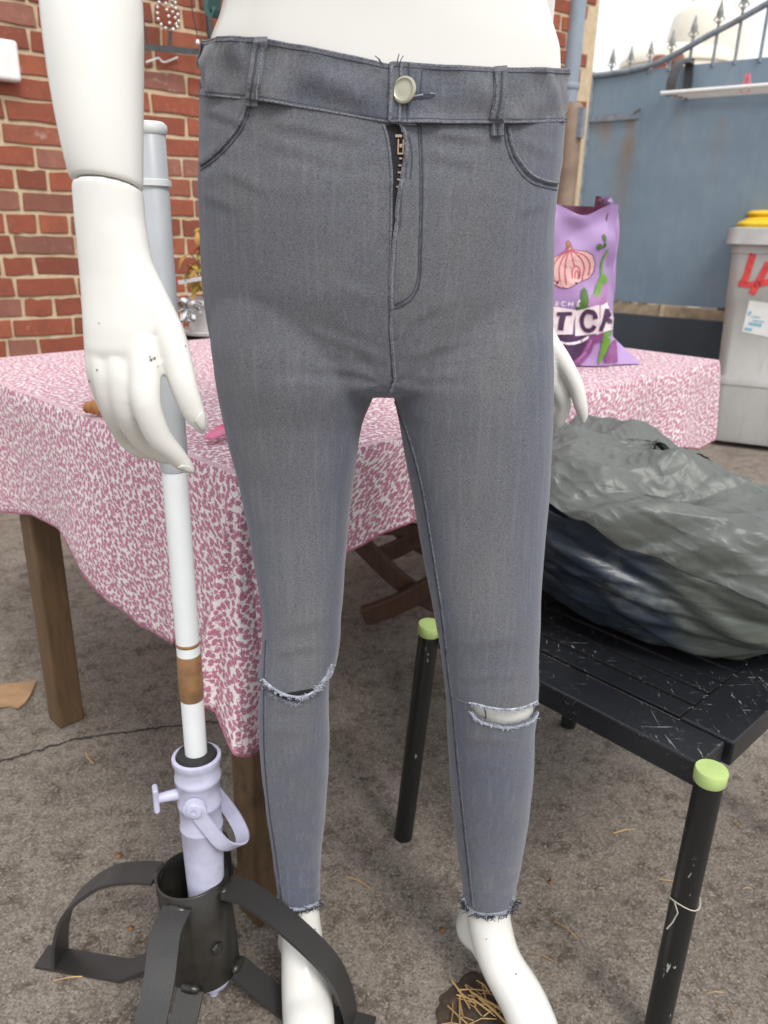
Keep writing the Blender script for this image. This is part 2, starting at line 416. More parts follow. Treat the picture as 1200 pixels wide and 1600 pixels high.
for (x0, y0, x1, y1) in ((738, 1552, 800, 1590), (748, 1560, 792, 1600), (735, 1549, 775, 1580)):
    a, b = atZ(x0, y0, .012), atZ(x1, y1, .01); nd.append(tube([a, (a + b) / 2 + Vector((0, 0, .003)), b], .0016, 5))
tag(obj('pine_needles', cat(*nd), MATS['straw'], smooth=True, org=hc), 'dry straw-coloured needles heaped on the dark soil patch', 'needles', kind='stuff')
nd = []
for i in range(28):
    y = .62 + 1.8 * rng.random() ** 1.5; x = rng.uniform(-.55, .6) * (y + .3)
    nd.append(needle((x, y, 0), rng.uniform(.012, .04), rng.uniform(0, 3.14), rng.uniform(.0005, .001), .0015))
for (x, y, a) in ((140, 1185, -.9), (975, 1300, .3), (885, 1455, -.8), (1050, 1380, -.3), (110, 1530, .2), (560, 1380, -.5)):
    p = atZ(x, y); nd.append(needle((p.x, p.y, 0), .045, a, .0011, .002))
tag(obj('straw_bits', cat(*nd), MATS['straw'], org=(0, 0, 0)), 'stray bits of straw strewn over the concrete', 'straw', kind='stuff')
for (x, y, s, lb_) in ((185, 1338, .008, 'brown leaf scrap on the concrete behind the iron parasol stand'), (860, 1380, .006, 'brown leaf scrap between the mannequin foot and black stool leg'), (205, 1452, .006, 'brown leaf scrap under the arch of an iron stand leg'), (690, 1455, .007, 'brown leaf scrap on the concrete between the mannequin feet')):
    p = atZ(x, y); a = rng.uniform(0, 6)
    V = [p + Vector((math.cos(a + k * 1.05) * s * rng.uniform(.6, 1.1), math.sin(a + k * 1.05) * s * rng.uniform(.6, 1.1), .002 + .002 * (k % 2))) for k in range(6)]
    lf = obj('leaf_scrap', (V + [p + Vector((0, 0, .005))], [(k, (k + 1) % 6, 6) for k in range(6)]), MATS['leaf_dry'])
    tag(lf, lb_, 'leaf', 'leaf scraps on the concrete')
    m = lf.modifiers.new('s', 'SOLIDIFY'); m.thickness = .0008

# ================================================================== brick wall
WA = Vector((-1.33, 3.0, 0)); WD = Vector((.80, .60, 0)).normalized(); WN = Vector((WD.y, -WD.x, 0))   # WN faces the camera side
S0, S1, WH = -.9, 3.02, 3.3
wall = obj('wall', box(WA + WD * (S0 + S1) / 2 - WN * .125 + Vector((0, 0, WH / 2)), (S1 - S0, .238, WH), WD, -WN), MATS['mortar'], None, smooth=False, org=WA)
wall.name = 'brick_wall'; ORG['brick_wall'] = WA
tag(wall, 'weathered red brick wall with sandy mortar behind the table', 'wall')
ROW, BL = .0745, .222
variants = {}
def brickmesh(kind, k):
    ln = {'s': BL - .012, 'h': .099}[kind]; key = (kind, k)
    if key in variants: return variants[key]
    bm = bmesh.new(); bmesh.ops.create_cube(bm, size=1)
    hh = ROW - .0125
    for v in bm.verts: v.co = Vector((v.co.x * ln, v.co.y * .04, v.co.z * hh))
    rg = random.Random(hash(key) % 1000 + k)
    bmesh.ops.subdivide_edges(bm, edges=[e for e in bm.edges if abs((e.verts[0].co - e.verts[1].co).x) > .02], cuts=3)
    for v in bm.verts:
        v.co += Vector((rg.uniform(-.0034, .0034), rg.uniform(-.0008, .0008), rg.uniform(-.0026, .0026)))
    bmesh.ops.bevel(bm, geom=[e for e in bm.edges if e.calc_face_angle(0) > 1.0 and all(v.co.y < .05 for v in e.verts)], offset=.0022, segments=2, affect='EDGES')
    me = bpy.data.meshes.new('brick'); bm.to_mesh(me); bm.free(); me.polygons.foreach_set('use_smooth', [True] * len(me.polygons)); me.set_sharp_from_angle(angle=R(22)); me.materials.append(MATS['brick']); variants[key] = me
    return me
rotz = math.atan2(WD.y, WD.x); rg = random.Random(21); cells = []
for r in range(int(WH / ROW)):
    zc = ROW * (r + .5); s = S0 - rg.random() * .1; pat = rg.choice(('sh', 'shs', 'hh', 'hhs', 'hsh')) if r % 2 else rg.choice(('s', 'ssh'))
    i = 0
    while s < S1:
        k = pat[i % len(pat)]; i += 1
        ln = BL if k == 's' else .111
        if s > S0 - .02 and s + ln < S1 + .03: cells.append((s + ln / 2, zc, k))
        s += ln
def seen(c):
    P = WA + WD * c[0] + Vector((0, 0, c[1])); x, y = proj(P)
    if not (-60 < x < 960 and -60 < y < 640): return 2
    if 340 < x < 840 : return 1
    return 0
cells.sort(key=lambda c: (seen(c), abs(c[1] - 1.1)))
rest = []
for i, (s, z, k) in enumerate(cells):
    P = WD * s + WN * (-.0205 + rg.uniform(-.0015, .0022)) + Vector((0, 0, z + rg.uniform(-.0015, .0015)))
    me = brickmesh(k, rg.randrange(10))
    M = Matrix.Translation(P) @ Matrix.Rotation(rotz + rg.uniform(-.006, .006), 4, 'Z') @ Matrix.Rotation(rg.uniform(-.008, .008), 4, 'Y')
    if i < 300:
        o = bpy.data.objects.new('brick', me); COL.objects.link(o); o.parent = wall; o.matrix_local = M
    else: rest.append((M, me))
V, F = [], []
for M, me in rest:
    nn = len(V); V += [M @ v.co + WA for v in me.vertices]; F += [tuple(q + nn for q in p.vertices) for p in me.polygons]
obj('brick_field', (V, F), MATS['brick_far'], wall, kind='stuff')
def wallpt(x, y, off=0.0): return onplane(x, y, WA + WN * off, WN)
# white box on the wall
p = wallpt(-14, 92, .03); o = obj('junction_box', box(p, (.17, .05, .125), WD, -WN), MATS['box_white'], smooth=False); bevel(o, .012, 3)
tag(o, 'white rounded electrical box fixed on the brick wall', 'junction box')
# pale chips of paint / ribbon on the wall
V = []; pr = [wallpt(x, y, .012) for x, y in ((228, 97), (236, 94), (248, 90), (253, 96), (258, 97), (266, 94), (278, 89))]
o = obj('ribbon_scrap', bar(pr, .006, .0012, Vector((0, 0, 1))), MATS['paper']); tag(o, 'thin white ribbon scrap stuck on bricks below the jewellery rack', 'ribbon')

# ================================================================== jewellery rack
plain('rack_iron', (0.05, 0.052, 0.055), 0.5, var=0.3, sc=40)
n = N('bead'); n.set(color=(0.75, 0.73, 0.7), rough=0.12, metal=0.55)
plain('cord_dark', (0.03, 0.03, 0.032), 0.7)
RO = .07
def rk(x, y, o=RO): return wallpt(x, y, o)
rack = thing('jewellery_rack', 'dark grey metal jewellery rack hung on the brick wall', 'rack', rk(270, 78))
a, b = rk(90, 60), rk(345, 85)
obj('crossbar', bar([a, b], .021, .006, Vector((0, 0, 1))), MATS['rack_iron'], rack, smooth=False)
zt = 2.25
for q in (a, b): obj('upright', cyl(q, Vector((q.x, q.y, zt)), .007, n=10), MATS['rack_iron'], rack)
q = rk(329, 60); obj('upright', cyl(q, q + Vector((-.03, -.02, .8)), .013, n=10), MATS['rack_iron'], rack)
obj('top_bar', bar([Vector((a.x, a.y, zt)), Vector((b.x, b.y, zt))], .02, .006, Vector((0, 0, 1))), MATS['rack_iron'], rack, smooth=False)
q = rk(266, 74); obj('hanger_strip', bar([q, rk(266, 49)], .011, .004, WD), MATS['rack_iron'], rack, smooth=False)
obj('wire', tube([rk(231, 70), rk(229, 55), rk(224, 35), rk(217, -30), rk(214, -120)], .0035, 6), MATS['rack_iron'], rack)
for t in (.2, .8): q = lerp(a, b, t); q.z = zt - .003; obj('wall_hook', cyl(q, q - WN * (RO + .005), .005, n=8), MATS['rack_iron'], rack)
nk = thing('bead_necklace', 'necklace of shiny pale beads in several strands on the rack', 'necklace', rk(266, 49, RO + .012))
strands = [[(256, -60), (249, 0), (246, 10), (246, 22), (247, 30), (250, 37), (257, 43), (264, 46)], [(259, -60), (259, 0), (259, 8), (261, 18), (264, 28), (265, 36), (265, 44)],
           [(270, -60), (269, 0), (268, 10), (270, 20), (274, 29), (275, 38), (270, 46)], [(275, -60), (274, 4), (275, 14), (278, 24), (279, 36), (276, 44), (268, 47)]]
bd = []; cdv = []
for si, st in enumerate(strands):
    pts = [rk(x, y, RO + .012 + .003 * (si % 2)) for x, y in cpx(st, 8)]; cdv.append(tube(pts, .0015, 5))
    acc = 0; last = pts[0]; step = .0185
    for p in pts[1:]:
        acc += (p - last).length; last = p
        if acc > step and (rg.random() > .04):
            acc = 0; bd.append(lathe(p - Vector((0, 0, .0065)), [(0.0005, 0), (.0045, .0022), (.0062, .0065), (.0045, .0108), (.0005, .013)], 10))
obj('cord', cat(*cdv), MATS['cord_dark'], nk)
for b_ in bd: obj('bead', b_, MATS['bead'], nk)
pn = thing('pendant_cord', 'long black cord with small silver pendant beside the bead necklace', 'pendant', rk(309, 68, RO + .012))
obj('cord', tube([rk(x, y, RO + .012) for x, y in cpx([(296, -80), (299, 0), (301, 18), (305, 40), (309, 58), (309, 65)], 4)], .0022, 6), MATS['cord_dark'], pn)
obj('pendant', lathe(rk(309, 72, RO + .012), [(.001, 0), (.008, .004), (.010, .011), (.006, .02), (.001, .024)], 10), MATS['bead'], pn)
# ================================================================== wall end: down pipe, trim
pe = WA + WD * (S1 - .11) + WN * .055
q0 = atY(893, 100, pe.y)
dp = thing('down_pipe', 'grey round down pipe at the end of the brick wall', 'pipe', (q0.x, pe.y, 0))
obj('pipe', cyl((q0.x, pe.y, .0), (q0.x, pe.y, 3.4), .048, n=20), MATS['pipe_grey'], dp)
for z in (.6, 1.75, 2.6): obj('pipe_clip', lathe((q0.x, pe.y, z), [(.052, 0), (.054, .004), (.054, .026), (.052, .03)], 20), MATS['pipe_grey'], dp)
te = WA + WD * (S1 + .06) + WN * .0
q1 = atY(902, 80, te.y); tr = thing('edge_trim', 'cream timber edge trim beside the grey down pipe', 'trim', (q1.x, te.y, 0))
obj('board', box((q1.x, te.y, 1.7), (.038, .05, 3.4), WD, -WN), MATS['trim_cream'], tr, smooth=False)
for y in (10, 29, 49):
    z = atY(909, y, te.y).z; obj('eyelet', lathe((q1.x + .032, te.y, z), [(.004, -.008), (.011, -.006), (.011, .006), (.004, .008)], 10), MATS['rail_metal'], tr)

# ================================================================== gate
GA = atY(921, 118, 5.35); GA.z = 0
GD = Vector((.80, -.60, 0)).normalized(); GN = Vector((-GD.y, GD.x, 0)) * -1
if GN.dot(-GA) < 0: GN = -GN
def gp(x, y, off=0.0): return onplane(x, y, GA + GN * off, GN)
def gu(P): return (P - GA).dot(GD)
GW = 2.6
zt0 = gp(922, 118).z; zt1 = gp(1190, 90).z; zb = gp(1000, 473).z
gate = thing('metal_gate', 'tall blue sheet metal gate with spear finials and rust runs', 'gate', (GA.x, GA.y, 0))
zt_ = lambda u: zt0 + (zt1 - zt0) * u / gu(gp(1190, 90))
def gq(u, z, off=0.0): return GA + GD * u + GN * off + Vector((0, 0, z))
c = c
ru = lambda x, y: (gu(gp(x, y)), gp(x, y).z)
for x, y, wd, ln, k in ((986, 184, .05, .55, .75), (948, 178, .07, .3, .8), (940, 180, .05, .14, .6), (917, 190, .03, .18, .7), (981, 215, .10, 1.1, .35), (1130, 180, .05, .5, .25), (1062, 170, .04, .3, .25)):
    u0, v0 = ru(x, y); n = GATE_N; rust(u0, v0, wd, ln, k)
n = GATE_N; n.set(color=c, rough=0.55); n.bump(n.noise(7, 4, 0.6, n.co('UV')), 0.15, 0.02)
NU, NZ = 30, 14; V, F = [], []
for off in (0.0, -.012):
    for j in range(NZ + 1):
        for i in range(NU + 1):
            u = GW * i / NU; z = zb + (zt_(u) - zb) * j / NZ; V.append(gq(u, z, off + .004 * noise.noise(Vector((u * 2.2, z * 2.2, 1)))))
m_ = (NU + 1) * (NZ + 1)
for j in range(NZ):
    for i in range(NU):
        a = j * (NU + 1) + i; q = (a, a + 1, a + NU + 2, a + NU + 1); F.append(q[::-1]); F.append(tuple(k + m_ for k in q))
rim = [i for i in range(NU + 1)] + [j * (NU + 1) + NU for j in range(1, NZ + 1)] + [NZ * (NU + 1) + i for i in range(NU - 1, -1, -1)] + [j * (NU + 1) for j in range(NZ - 1, 0, -1)]
for a, b in zip(rim, rim[1:] + rim[:1]): F.append((a, b, b + m_, a + m_))
sheet = fixn(obj('sheet', (V, F), MATS['gate_paint'], gate))
uvl = sheet.data.uv_layers.new(name='UVMap'); base = world_org(gate)
for lp in sheet.data.loops:
    P = sheet.data.vertices[lp.vertex_index].co + base; uvl.data[lp.index].uv = (gu(P), P.z)
gt = MATS['gate_paint']
obj('hinge_stile', cyl(gq(.012, zb - .02, .0), gq(.012, zt0 + .015, .0), .026, n=14), MATS['rail_metal'], gate)
# curved rail
rp = [gp(x, y, .005) for x, y in cpx([(925, 119), (950, 116), (985, 110), (1020, 101), (1045, 90), (1080, 71), (1110, 54), (1145, 36), (1200, 5), (1260, -30)], 5)]
obj('curved_rail', tube(rp, .017, 8), MATS['rail_metal'], gate)
def finial(P, s=1.0):
    pr = [(.004, 0), (.006, .02), (.012, .024), (.012, .032), (.005, .036), (.008, .05), (.016, .062), (.011, .085), (.002, .125)]
    g = [loft([[P + Vector((0, 0, z * s)) + GD * (r * s * math.cos(k * math.pi / 4) * 1.25) + GN * (r * s * .6 * math.sin(k * math.pi / 4)) for k in range(8)] for r, z in pr])]
    for sg in (-1, 1):
        g.append(tube([P + Vector((0, 0, .046 * s)), P + GD * (sg * .016 * s) + Vector((0, 0, .052 * s)), P + GD * (sg * .026 * s) + Vector((0, 0, .038 * s)), P + GD * (sg * .02 * s) + Vector((0, 0, .03 * s))], [.005 * s, .005 * s, .004 * s, .003 * s], 6))
    return cat(*g)
for (x, yb, ytip) in ((955, 112, 76), (984, 106, 72), (1015, 96, 64), (1048, 86, 47), (1082, 66, 25), (1122, 44, 0), (1160, 22, -22), (1203, 0, -44), (1250, -26, -72)):
    P = gp(x, yb); top = gp(x, ytip); hgt = (top - P).length
    zz = zt_(gu(P)) - .02
    if P.z > zz + .03: obj('picket', cyl(gq(gu(P), zz), P + Vector((0, 0, .005)), .0095, n=8), MATS['rail_metal'], gate)
    obj('spear_finial', finial(P, hgt / .125), MATS['finial_metal'], gate)
# hinge strap, latch marks
obj('hinge_strap', bar([gp(908, 187, .012), gp(935, 186, .012), gp(998, 181, .012)], .03, .008, Vector((0, 0, 1))), MATS['rail_metal'], gate, smooth=False)
obj('hinge_pin', bar([gp(990, 177, .016), gp(1001, 170, .016)], .012, .008), MATS['rusty_metal'], gate, smooth=False)
# timber sill and dark lower panel
sl = thing('timber_sill', 'pale weathered timber sill under the blue gate', 'timber', gq(1, 0))
for u0, u1 in ((-.1, .62), (.66, 1.3), (1.34, 2.6)):
    z1, z0 = zb - .006, zb - .085
    o = obj('plank', box(gq((u0 + u1) / 2, (z0 + z1) / 2, -.02), (u1 - u0, .05, z1 - z0), GD, -GN), MATS['pale_timber'], sl, smooth=False); bevel(o, .004)
o = obj('lower_panel', box(gq(1.25, (zb - .07) / 2, .03), (2.8, .03, zb - .07), GD, -GN), MATS['dark_panel'], None, smooth=False); bevel(o, .003)
tag(o, 'dark slate board standing below the blue gate', 'board')
rg2 = random.Random(5); mv = []
plain('moss', (0.09, 0.09, 0.04), 0.95, var=0.4, sc=60)
for i in range(60):
    u = rg2.choice((rg2.gauss(.33, .05), rg2.uniform(.1, .55), rg2.gauss(1.05, .05), rg2.gauss(.2, .08))); mv.append(blob(gq(u, zb - .002, .003), rg2.uniform(.006, .016), rg2))
tag(obj('moss', cat(*mv), MATS['moss'], sl), kind='stuff')
# gate post
q = atY(889, 240, 4.5); gpost = thing('gate_post', 'brown rounded gate post with hinge bracket beside the gate', 'post', (q.x, 4.5, 0))
ztp = atY(897, 160, 4.5).z
obj('post', lathe((q.x, 4.5, 0), [(.056, 0), (.056, ztp - .05), (.05, ztp - .02), (.034, ztp), (.001, ztp + .004)], 20), MATS['post_brown'], gpost)
obj('hinge_bracket', box(atY(905, 192, 4.46), (.05, .04, .14), GD, -GN), MATS['rail_metal'], gpost, smooth=False)
# airer on the gate
dr = thing('drying_rack', 'white wall drying rack with dark brackets hooked on the gate', 'drying rack', gp(1100, 165))
A1 = [gp(1062, 165, .02), gp(1085, 100, .02)]
def out(P, d): return P + GN * d
hk = gp(1078, 98, .02); low = gp(1073, 153, .02)
tipz = out(low, .34) + Vector((0, 0, -.02))
for du in (0, .95):
    sh = GD * du
    obj('bracket', bar([hk + sh + Vector((0, 0, .02)), hk + sh + Vector((0, 0, -.02)), low + sh], .045, .016, GD), MATS['rack_iron'], dr, smooth=False)
    pts = smoothpath([hk + sh, hk + sh + GN * .16 + Vector((0, 0, -.02)), hk + sh + GN * .25 + Vector((0, 0, -.12)), tipz + sh - GN * .07], 4)
    obj('brace', bar(pts, .05, .018, GD), MATS['rack_iron'], dr, smooth=True)
    obj('side_arm', tube([low + sh, tipz + sh], .008, 8), MATS['rusty_metal'], dr)
for k in range(5):
    a = lerp(low, tipz, k / 4) - GD * .03; obj('rod', tube([a, a + GD * 1.02], .0075 if k < 4 else .011, 8), MATS['white_wire'], dr)
pg = gp(1152, 147, .2)
pg = lerp(low, tipz, .5); pg = pg + GD * .36
peg = thing('clothes_peg', 'small pink clothes peg clipped on the drying rack', 'clothes peg', pg)
for s in (-1, 1): obj('jaw', box(pg + GD * .012 * s + Vector((0, 0, .035)), (.012, .02, .085), GD + Vector((0, 0, .25 * s)), None, Vector((0, 0, 1)) + GD * -.2 * s), MATS['pink_plastic'], peg, smooth=False)
# tank and pots beyond the gate
tc = Vector((3.3, 10.6, 0)); tk = atY(1060, 100, 10.6); 
ztk = atY(1060, 82, 10.6).z
tank = thing('water_tank', 'big cream round tank standing beyond the gate', 'tank', (tk.x, 10.6, 0))
rt_ = pxm(88, tk)
obj('shell', lathe((tk.x, 10.6, 0), [(rt_, 0), (rt_, ztk - .28), (rt_ * .985, ztk - .2), (rt_ * 1.02, ztk - .18), (rt_ * 1.02, ztk - .12), (rt_ * .9, ztk - .03), (rt_ * .5, ztk + .04), (.01, ztk + .06)], 40), MATS['tank_cream'], tank)
for k in range(5): obj('hoop', lathe((tk.x, 10.6, .3 + k * .42), [(rt_ + .001, 0), (rt_ + .02, .01), (rt_ + .02, .05), (rt_ + .001, .06)], 40), MATS['tank_cream'], tank)
b2 = atY(1110, 20, 14); ws = thing('rear_silo', 'taller pale cream round silo behind the cream tank', 'silo', (b2.x, 14, 0)); rs_ = pxm(60, b2); zs = atY(1110, 3, 14).z
obj('shell', lathe((b2.x, 14, 0), [(rs_, 0), (rs_, zs - .5), (rs_ * .9, zs - .2), (.3, zs), (.01, zs + .02)], 36), MATS['tank_cream'], ws)
obj('hatch', lathe((b2.x, 14, zs - .01), [(.3, 0), (.3, .08), (.01, .1)], 20), MATS['tank_cream'], ws)
for x, y, lb_ in ((1030, 103, 'terracotta pot over the gate top, farther from the rack bracket'), (1055, 99, 'terracotta pot over the gate top, right beside the rack bracket')):
    p = atY(x, y, 6.9); r_ = pxm(11, p); o = obj('clay_pot', lathe((p.x, 6.9, 0), [(r_ * .7, p.z - .25), (r_, p.z), (r_ * 1.1, p.z), (r_ * 1.1, p.z + .05), (r_ * .8, p.z + .07), (.01, p.z + .07)], 20), MATS['terracotta'], None)
    tag(o, lb_, 'pot', 'pots beyond the gate')
o = obj('garden_shelf', box((p.x - .1, 6.95, (p.z - .25) / 2), (.9, .3, p.z - .25)), MATS['pale_timber'], None, smooth=False); bevel(o, .01)
tag(o, 'timber plinth behind the gate carrying clay pots', 'plinth')
# ================================================================== wheelie bins
def wheelie(name, label, fx, fy, ang, body, lid, ht=1.0, group=None, wd=.52, dp=.56):
    f = Vector((fx, fy, 0)); ax = Vector((math.cos(ang), math.sin(ang), 0)); ay = Vector((-ax.y, ax.x, 0))   # f: front-left bottom corner; ax along the front, ay to the back
    t = thing(name, label, 'bin', f + ax * wd / 2 + ay * dp / 2, group)
    ctr = f + ax * wd / 2 + ay * dp / 2
    def ring(z, k, rr=.05):
        hw, hd = wd / 2 * k, dp / 2 * k; out = []
        for cx, cy, a0 in ((1, 1, 0), (-1, 1, 90), (-1, -1, 180), (1, -1, 270)):
            for q in (0, 30, 60, 90):
                a = R(a0 + q); out.append(ctr + ax * (cx * (hw - rr) + rr * math.cos(a)) + ay * (cy * (hd - rr) + rr * math.sin(a)) + Vector((0, 0, z)))
        return out
    zt = ht - .1
    bo = obj('body', loft([ring(.03, .97), ring(.06, 1.0), ring(.32, 1.015), ring(.325, 1.03), ring(.36, 1.03), ring(.365, 1.02), ring(zt * .72, 1.08), ring(zt * .725, 1.09), ring(zt - .06, 1.12), ring(zt - .055, 1.14), ring(zt, 1.14)]), MATS[body], t)
    fixn(bo); m = bo.modifiers.new('e', 'EDGE_SPLIT'); m.split_angle = R(35)
    rm = fixn(obj('rim', loft([ring(zt - .02, 1.16), ring(zt - .015, 1.25), ring(zt + .055, 1.23), ring(zt + .06, 1.12)]), MATS['bin_grey'], t)); rm.modifiers.new('e', 'EDGE_SPLIT').split_angle = R(35)
    ld = fixn(obj('lid', loft([ring(zt + .062, 1.2), ring(zt + .085, 1.22), ring(zt + .1, 1.16), ring(zt + .125, .98), ring(zt + .14, 1.05), ring(zt + .155, 1.0), ring(zt + .165, .5)]), MATS[lid], t)); ld.modifiers.new('e', 'EDGE_SPLIT').split_angle = R(35)
    for s in (-1, 1):
        wc = ctr + ax * (s * (wd / 2 - .02)) + ay * (dp / 2 - .02) + Vector((0, 0, .1))
        obj('wheel', lathe(wc - ax * .02, [(.02, 0), (.09, .0), (.1, .008), (.1, .032), (.09, .04), (.02, .04)], 20, ax), MATS['black_rubber'], t)
    obj('handle', tube([ctr + ax * (-wd * .45) + ay * (dp * .62) + Vector((0, 0, zt + .03)), ctr + ax * (-wd * .45) + ay * (dp * .68) + Vector((0, 0, zt + .04)), ctr + ax * (wd * .45) + ay * (dp * .68) + Vector((0, 0, zt + .04)), ctr + ax * (wd * .45) + ay * (dp * .62) + Vector((0, 0, zt + .03))], .014, 8), MATS['bin_grey'], t)
    return t, bo
bf = atZ(1117, 697, 0)
zrim = atY(1140, 356, bf.y - .05).z
bin1, body1 = wheelie('wheelie_bin', 'grey wheelie bin with red sprayed number and paper sticker', bf.x - .04, bf.y + .02, R(-24), 'bin_body', 'bin_grey', zrim + .045)
for ch in list(bin1.children):
    if ch.name.startswith('lid'): bpy.data.objects.remove(ch)
b2f = bf + Vector((.10, .66, 0))
zy = atY(1160, 322, b2f.y).z
bin2, body2 = wheelie('wheelie_bin', 'grey wheelie bin with yellow lid behind the sprayed bin', b2f.x + .16, b2f.y, R(-20), 'bin_body', 'bin_yellow', zy - .075)
bv = mesh_bvh(body1)
four = [decal(bv, stroke(cpx(s, 4), w_), .003, 8) for s, w_ in (([(1177, 396), (1172, 412), (1166, 432), (1161, 441)], 11), ([(1154, 443), (1168, 445), (1185, 444), (1202, 440), (1212, 440)], 10), ([(1201, 410), (1193, 426), (1184, 442), (1174, 460)], 11))]
for g_ in four: tag(obj('sprayed_stroke', g_, MATS['spray_red'], bin1), kind=None)
sk = obj('sticker', decal(bv, [(1171, 469), (1212, 475), (1205, 528), (1159, 518)], .002, 10), MATS['paper'], bin1)
for s in ([(1164, 513), (1175, 515)], [(1170, 492), (1173, 486)], [(1176, 500), (1194, 503)], [(1175, 494), (1188, 496)], [(1170, 505), (1190, 508)]):
    obj('print', decal(bv, stroke(s, 4 if s[0][0] < 1172 else 1.6), .004, 8), MATS['print_blue'], sk)
# ---- materials
n = N('flower_cloth'); uv = n.co('UV')
wob = n.n('ShaderNodeTexNoise'); wob.inputs['Scale'].default_value = 90; wob.inputs['Detail'].default_value = 2; n.l(uv, wob.inputs['Vector'])
vm = n.n('ShaderNodeVectorMath', operation='MULTIPLY_ADD'); n.l(wob.outputs['Color'], vm.inputs[0]); vm.inputs[1].default_value = (.006, .006, 0); n.l(uv, vm.inputs[2]); v2 = vm.outputs[0]
fd_ = n.math('ADD', n.vor(130, v2, 'F1', 'Distance', 1.0, '2D'), n.math('MULTIPLY', n.math('SUBTRACT', n.noise(380, 3, .7, uv), .5), 1.0))
clus = n.ramp(fd_, [(0.41, 1), (0.48, 0)])                                                    # flower heads
petal = n.vor(360, v2, 'DISTANCE_TO_EDGE', 'Distance', 0.8, '2D'); dot = n.vor(360, v2, 'F1', 'Distance', 0.8, '2D')
pcol = n.mix(n.ramp(petal, [(0.07, 1), (0.16, 0)]), n.mix(n.ramp(dot, [(0.1, 1), (0.16, 0)]), (0.52, 0.27, 0.35), (0.35, 0.09, 0.17)), (0.31, 0.06, 0.13))
twig = n.ramp(n.vor(105, v2, 'DISTANCE_TO_EDGE', 'Distance', 1, '2D'), [(0.035, 1), (0.06, 0)])
tw_ = n.math('MULTIPLY', twig, n.ramp(n.noise(70, 2, .5, uv), [(0.44, 0), (0.5, 1)]))
n.set(color=n.mix(clus, n.mix(tw_, (0.74, 0.69, 0.69), (0.42, 0.09, 0.18)), pcol), rough=0.85, spec=0.2, sheen=0.1)
wv = n.noise(900, 2, 0.5, uv); n.bump(wv, 0.25, 0.0006)
def wood(name, a, b, rough=.6, sc=9, stretch=(8, 8, 1)):
    n = N(name); v = n.co('Object', stretch)
    c = n.mix(n.ramp(n.noise(sc, 6, .65, v, .6), [(.3, 0), (.7, 1)]), a, b)
    c = n.mix(n.ramp(n.noise(5, 6, .75), [(.58, 0), (.68, .75)]), c, tuple(x * .35 for x in a))
    n.set(color=c, rough=rough); n.bump(n.noise(sc * 4, 4, .6, v), .3, .002); return n.m
wood('table_wood', (0.085, 0.046, 0.022), (0.14, 0.082, 0.038))
wood('chair_wood', (0.05, 0.022, 0.011), (0.085, 0.04, 0.02))
n = N('stool_paint'); sc1 = n.ramp(n.noise(190, 3, .65, n.co('Object', (1, .1, 1), (0, 0, .7)), 1.2), [(.655, 0), (.68, 1)])
sc2 = n.ramp(n.noise(230, 3, .65, n.co('Object', (.1, 1, 1), (0, 0, -.2)), 1.2), [(.655, 0), (.68, 1)])
zone = n.ramp(n.noise(7, 3, .6), [(.42, 0), (.6, 1)])
n.set(color=n.mix(n.math('MULTIPLY', n.math('MAXIMUM', sc1, sc2), zone), n.mix(n.noise(6), (0.008, 0.009, 0.012), (0.016, 0.017, 0.021)), (0.3, 0.31, 0.31)), rough=n.ramp(n.noise(9, 5), [(.3, .28), (.7, .5)]))
n.bump(n.noise(60, 3), .1, .001)
n = N('stool_leg_paint'); s3 = n.ramp(n.noise(90, 4, .7, n.co('Object', (1, 1, .2))), [(.68, 0), (.7, 1)])
n.set(color=n.mix(s3, (0.010, 0.011, 0.011), (0.35, 0.35, 0.33)), rough=.35)
plain('green_cap', (0.42, 0.55, 0.2), .5, var=.1)
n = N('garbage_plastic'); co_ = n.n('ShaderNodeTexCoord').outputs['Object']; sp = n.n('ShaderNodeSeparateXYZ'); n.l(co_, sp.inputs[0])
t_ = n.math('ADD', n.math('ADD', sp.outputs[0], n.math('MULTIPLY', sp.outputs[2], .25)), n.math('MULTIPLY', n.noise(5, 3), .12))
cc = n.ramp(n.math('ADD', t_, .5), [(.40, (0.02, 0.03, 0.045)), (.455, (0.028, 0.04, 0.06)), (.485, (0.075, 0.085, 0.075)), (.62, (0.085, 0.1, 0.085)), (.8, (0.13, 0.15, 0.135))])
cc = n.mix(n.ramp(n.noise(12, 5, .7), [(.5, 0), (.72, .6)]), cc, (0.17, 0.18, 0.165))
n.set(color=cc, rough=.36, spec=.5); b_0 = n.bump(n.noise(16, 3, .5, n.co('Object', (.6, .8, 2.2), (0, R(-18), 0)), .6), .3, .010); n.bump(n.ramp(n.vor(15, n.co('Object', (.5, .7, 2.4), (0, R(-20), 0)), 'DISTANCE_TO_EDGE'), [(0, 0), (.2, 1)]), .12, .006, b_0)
n = N('garbage_neck'); n.set(color=n.mix(n.noise(9, 4), (0.078, 0.086, 0.08), (0.125, 0.134, 0.124)), rough=.42, spec=.5); b_0 = n.bump(n.noise(30, 3, .5, None, 1.0), .2, .005); n.bump(n.ramp(n.vor(24, n.co('Object', (1, .7, 1.5)), 'DISTANCE_TO_EDGE'), [(0, 0), (.25, 1)]), .13, .006, b_0)
plain('pole_white', (0.74, 0.77, 0.78), .35, var=.04)
plain('pole_grey', (0.5, 0.53, 0.56), .35, var=.05)
plain('tape_brown', (0.24, 0.13, 0.06), .35, var=.25, sc=60)
plain('lilac_plastic', (0.48, 0.48, 0.62), .4, var=.12, sc=45, bump=.05)
n = N('hammered_iron'); n.set(color=n.mix(n.noise(20, 4), (0.022, 0.021, 0.021), (0.04, 0.038, 0.036)), rough=.38, spec=.6); n.bump(n.vor(700), .4, .0009)
plain('tube_iron', (0.022, 0.02, 0.017), .3, var=.3, sc=40, bump=.12, bsc=150)
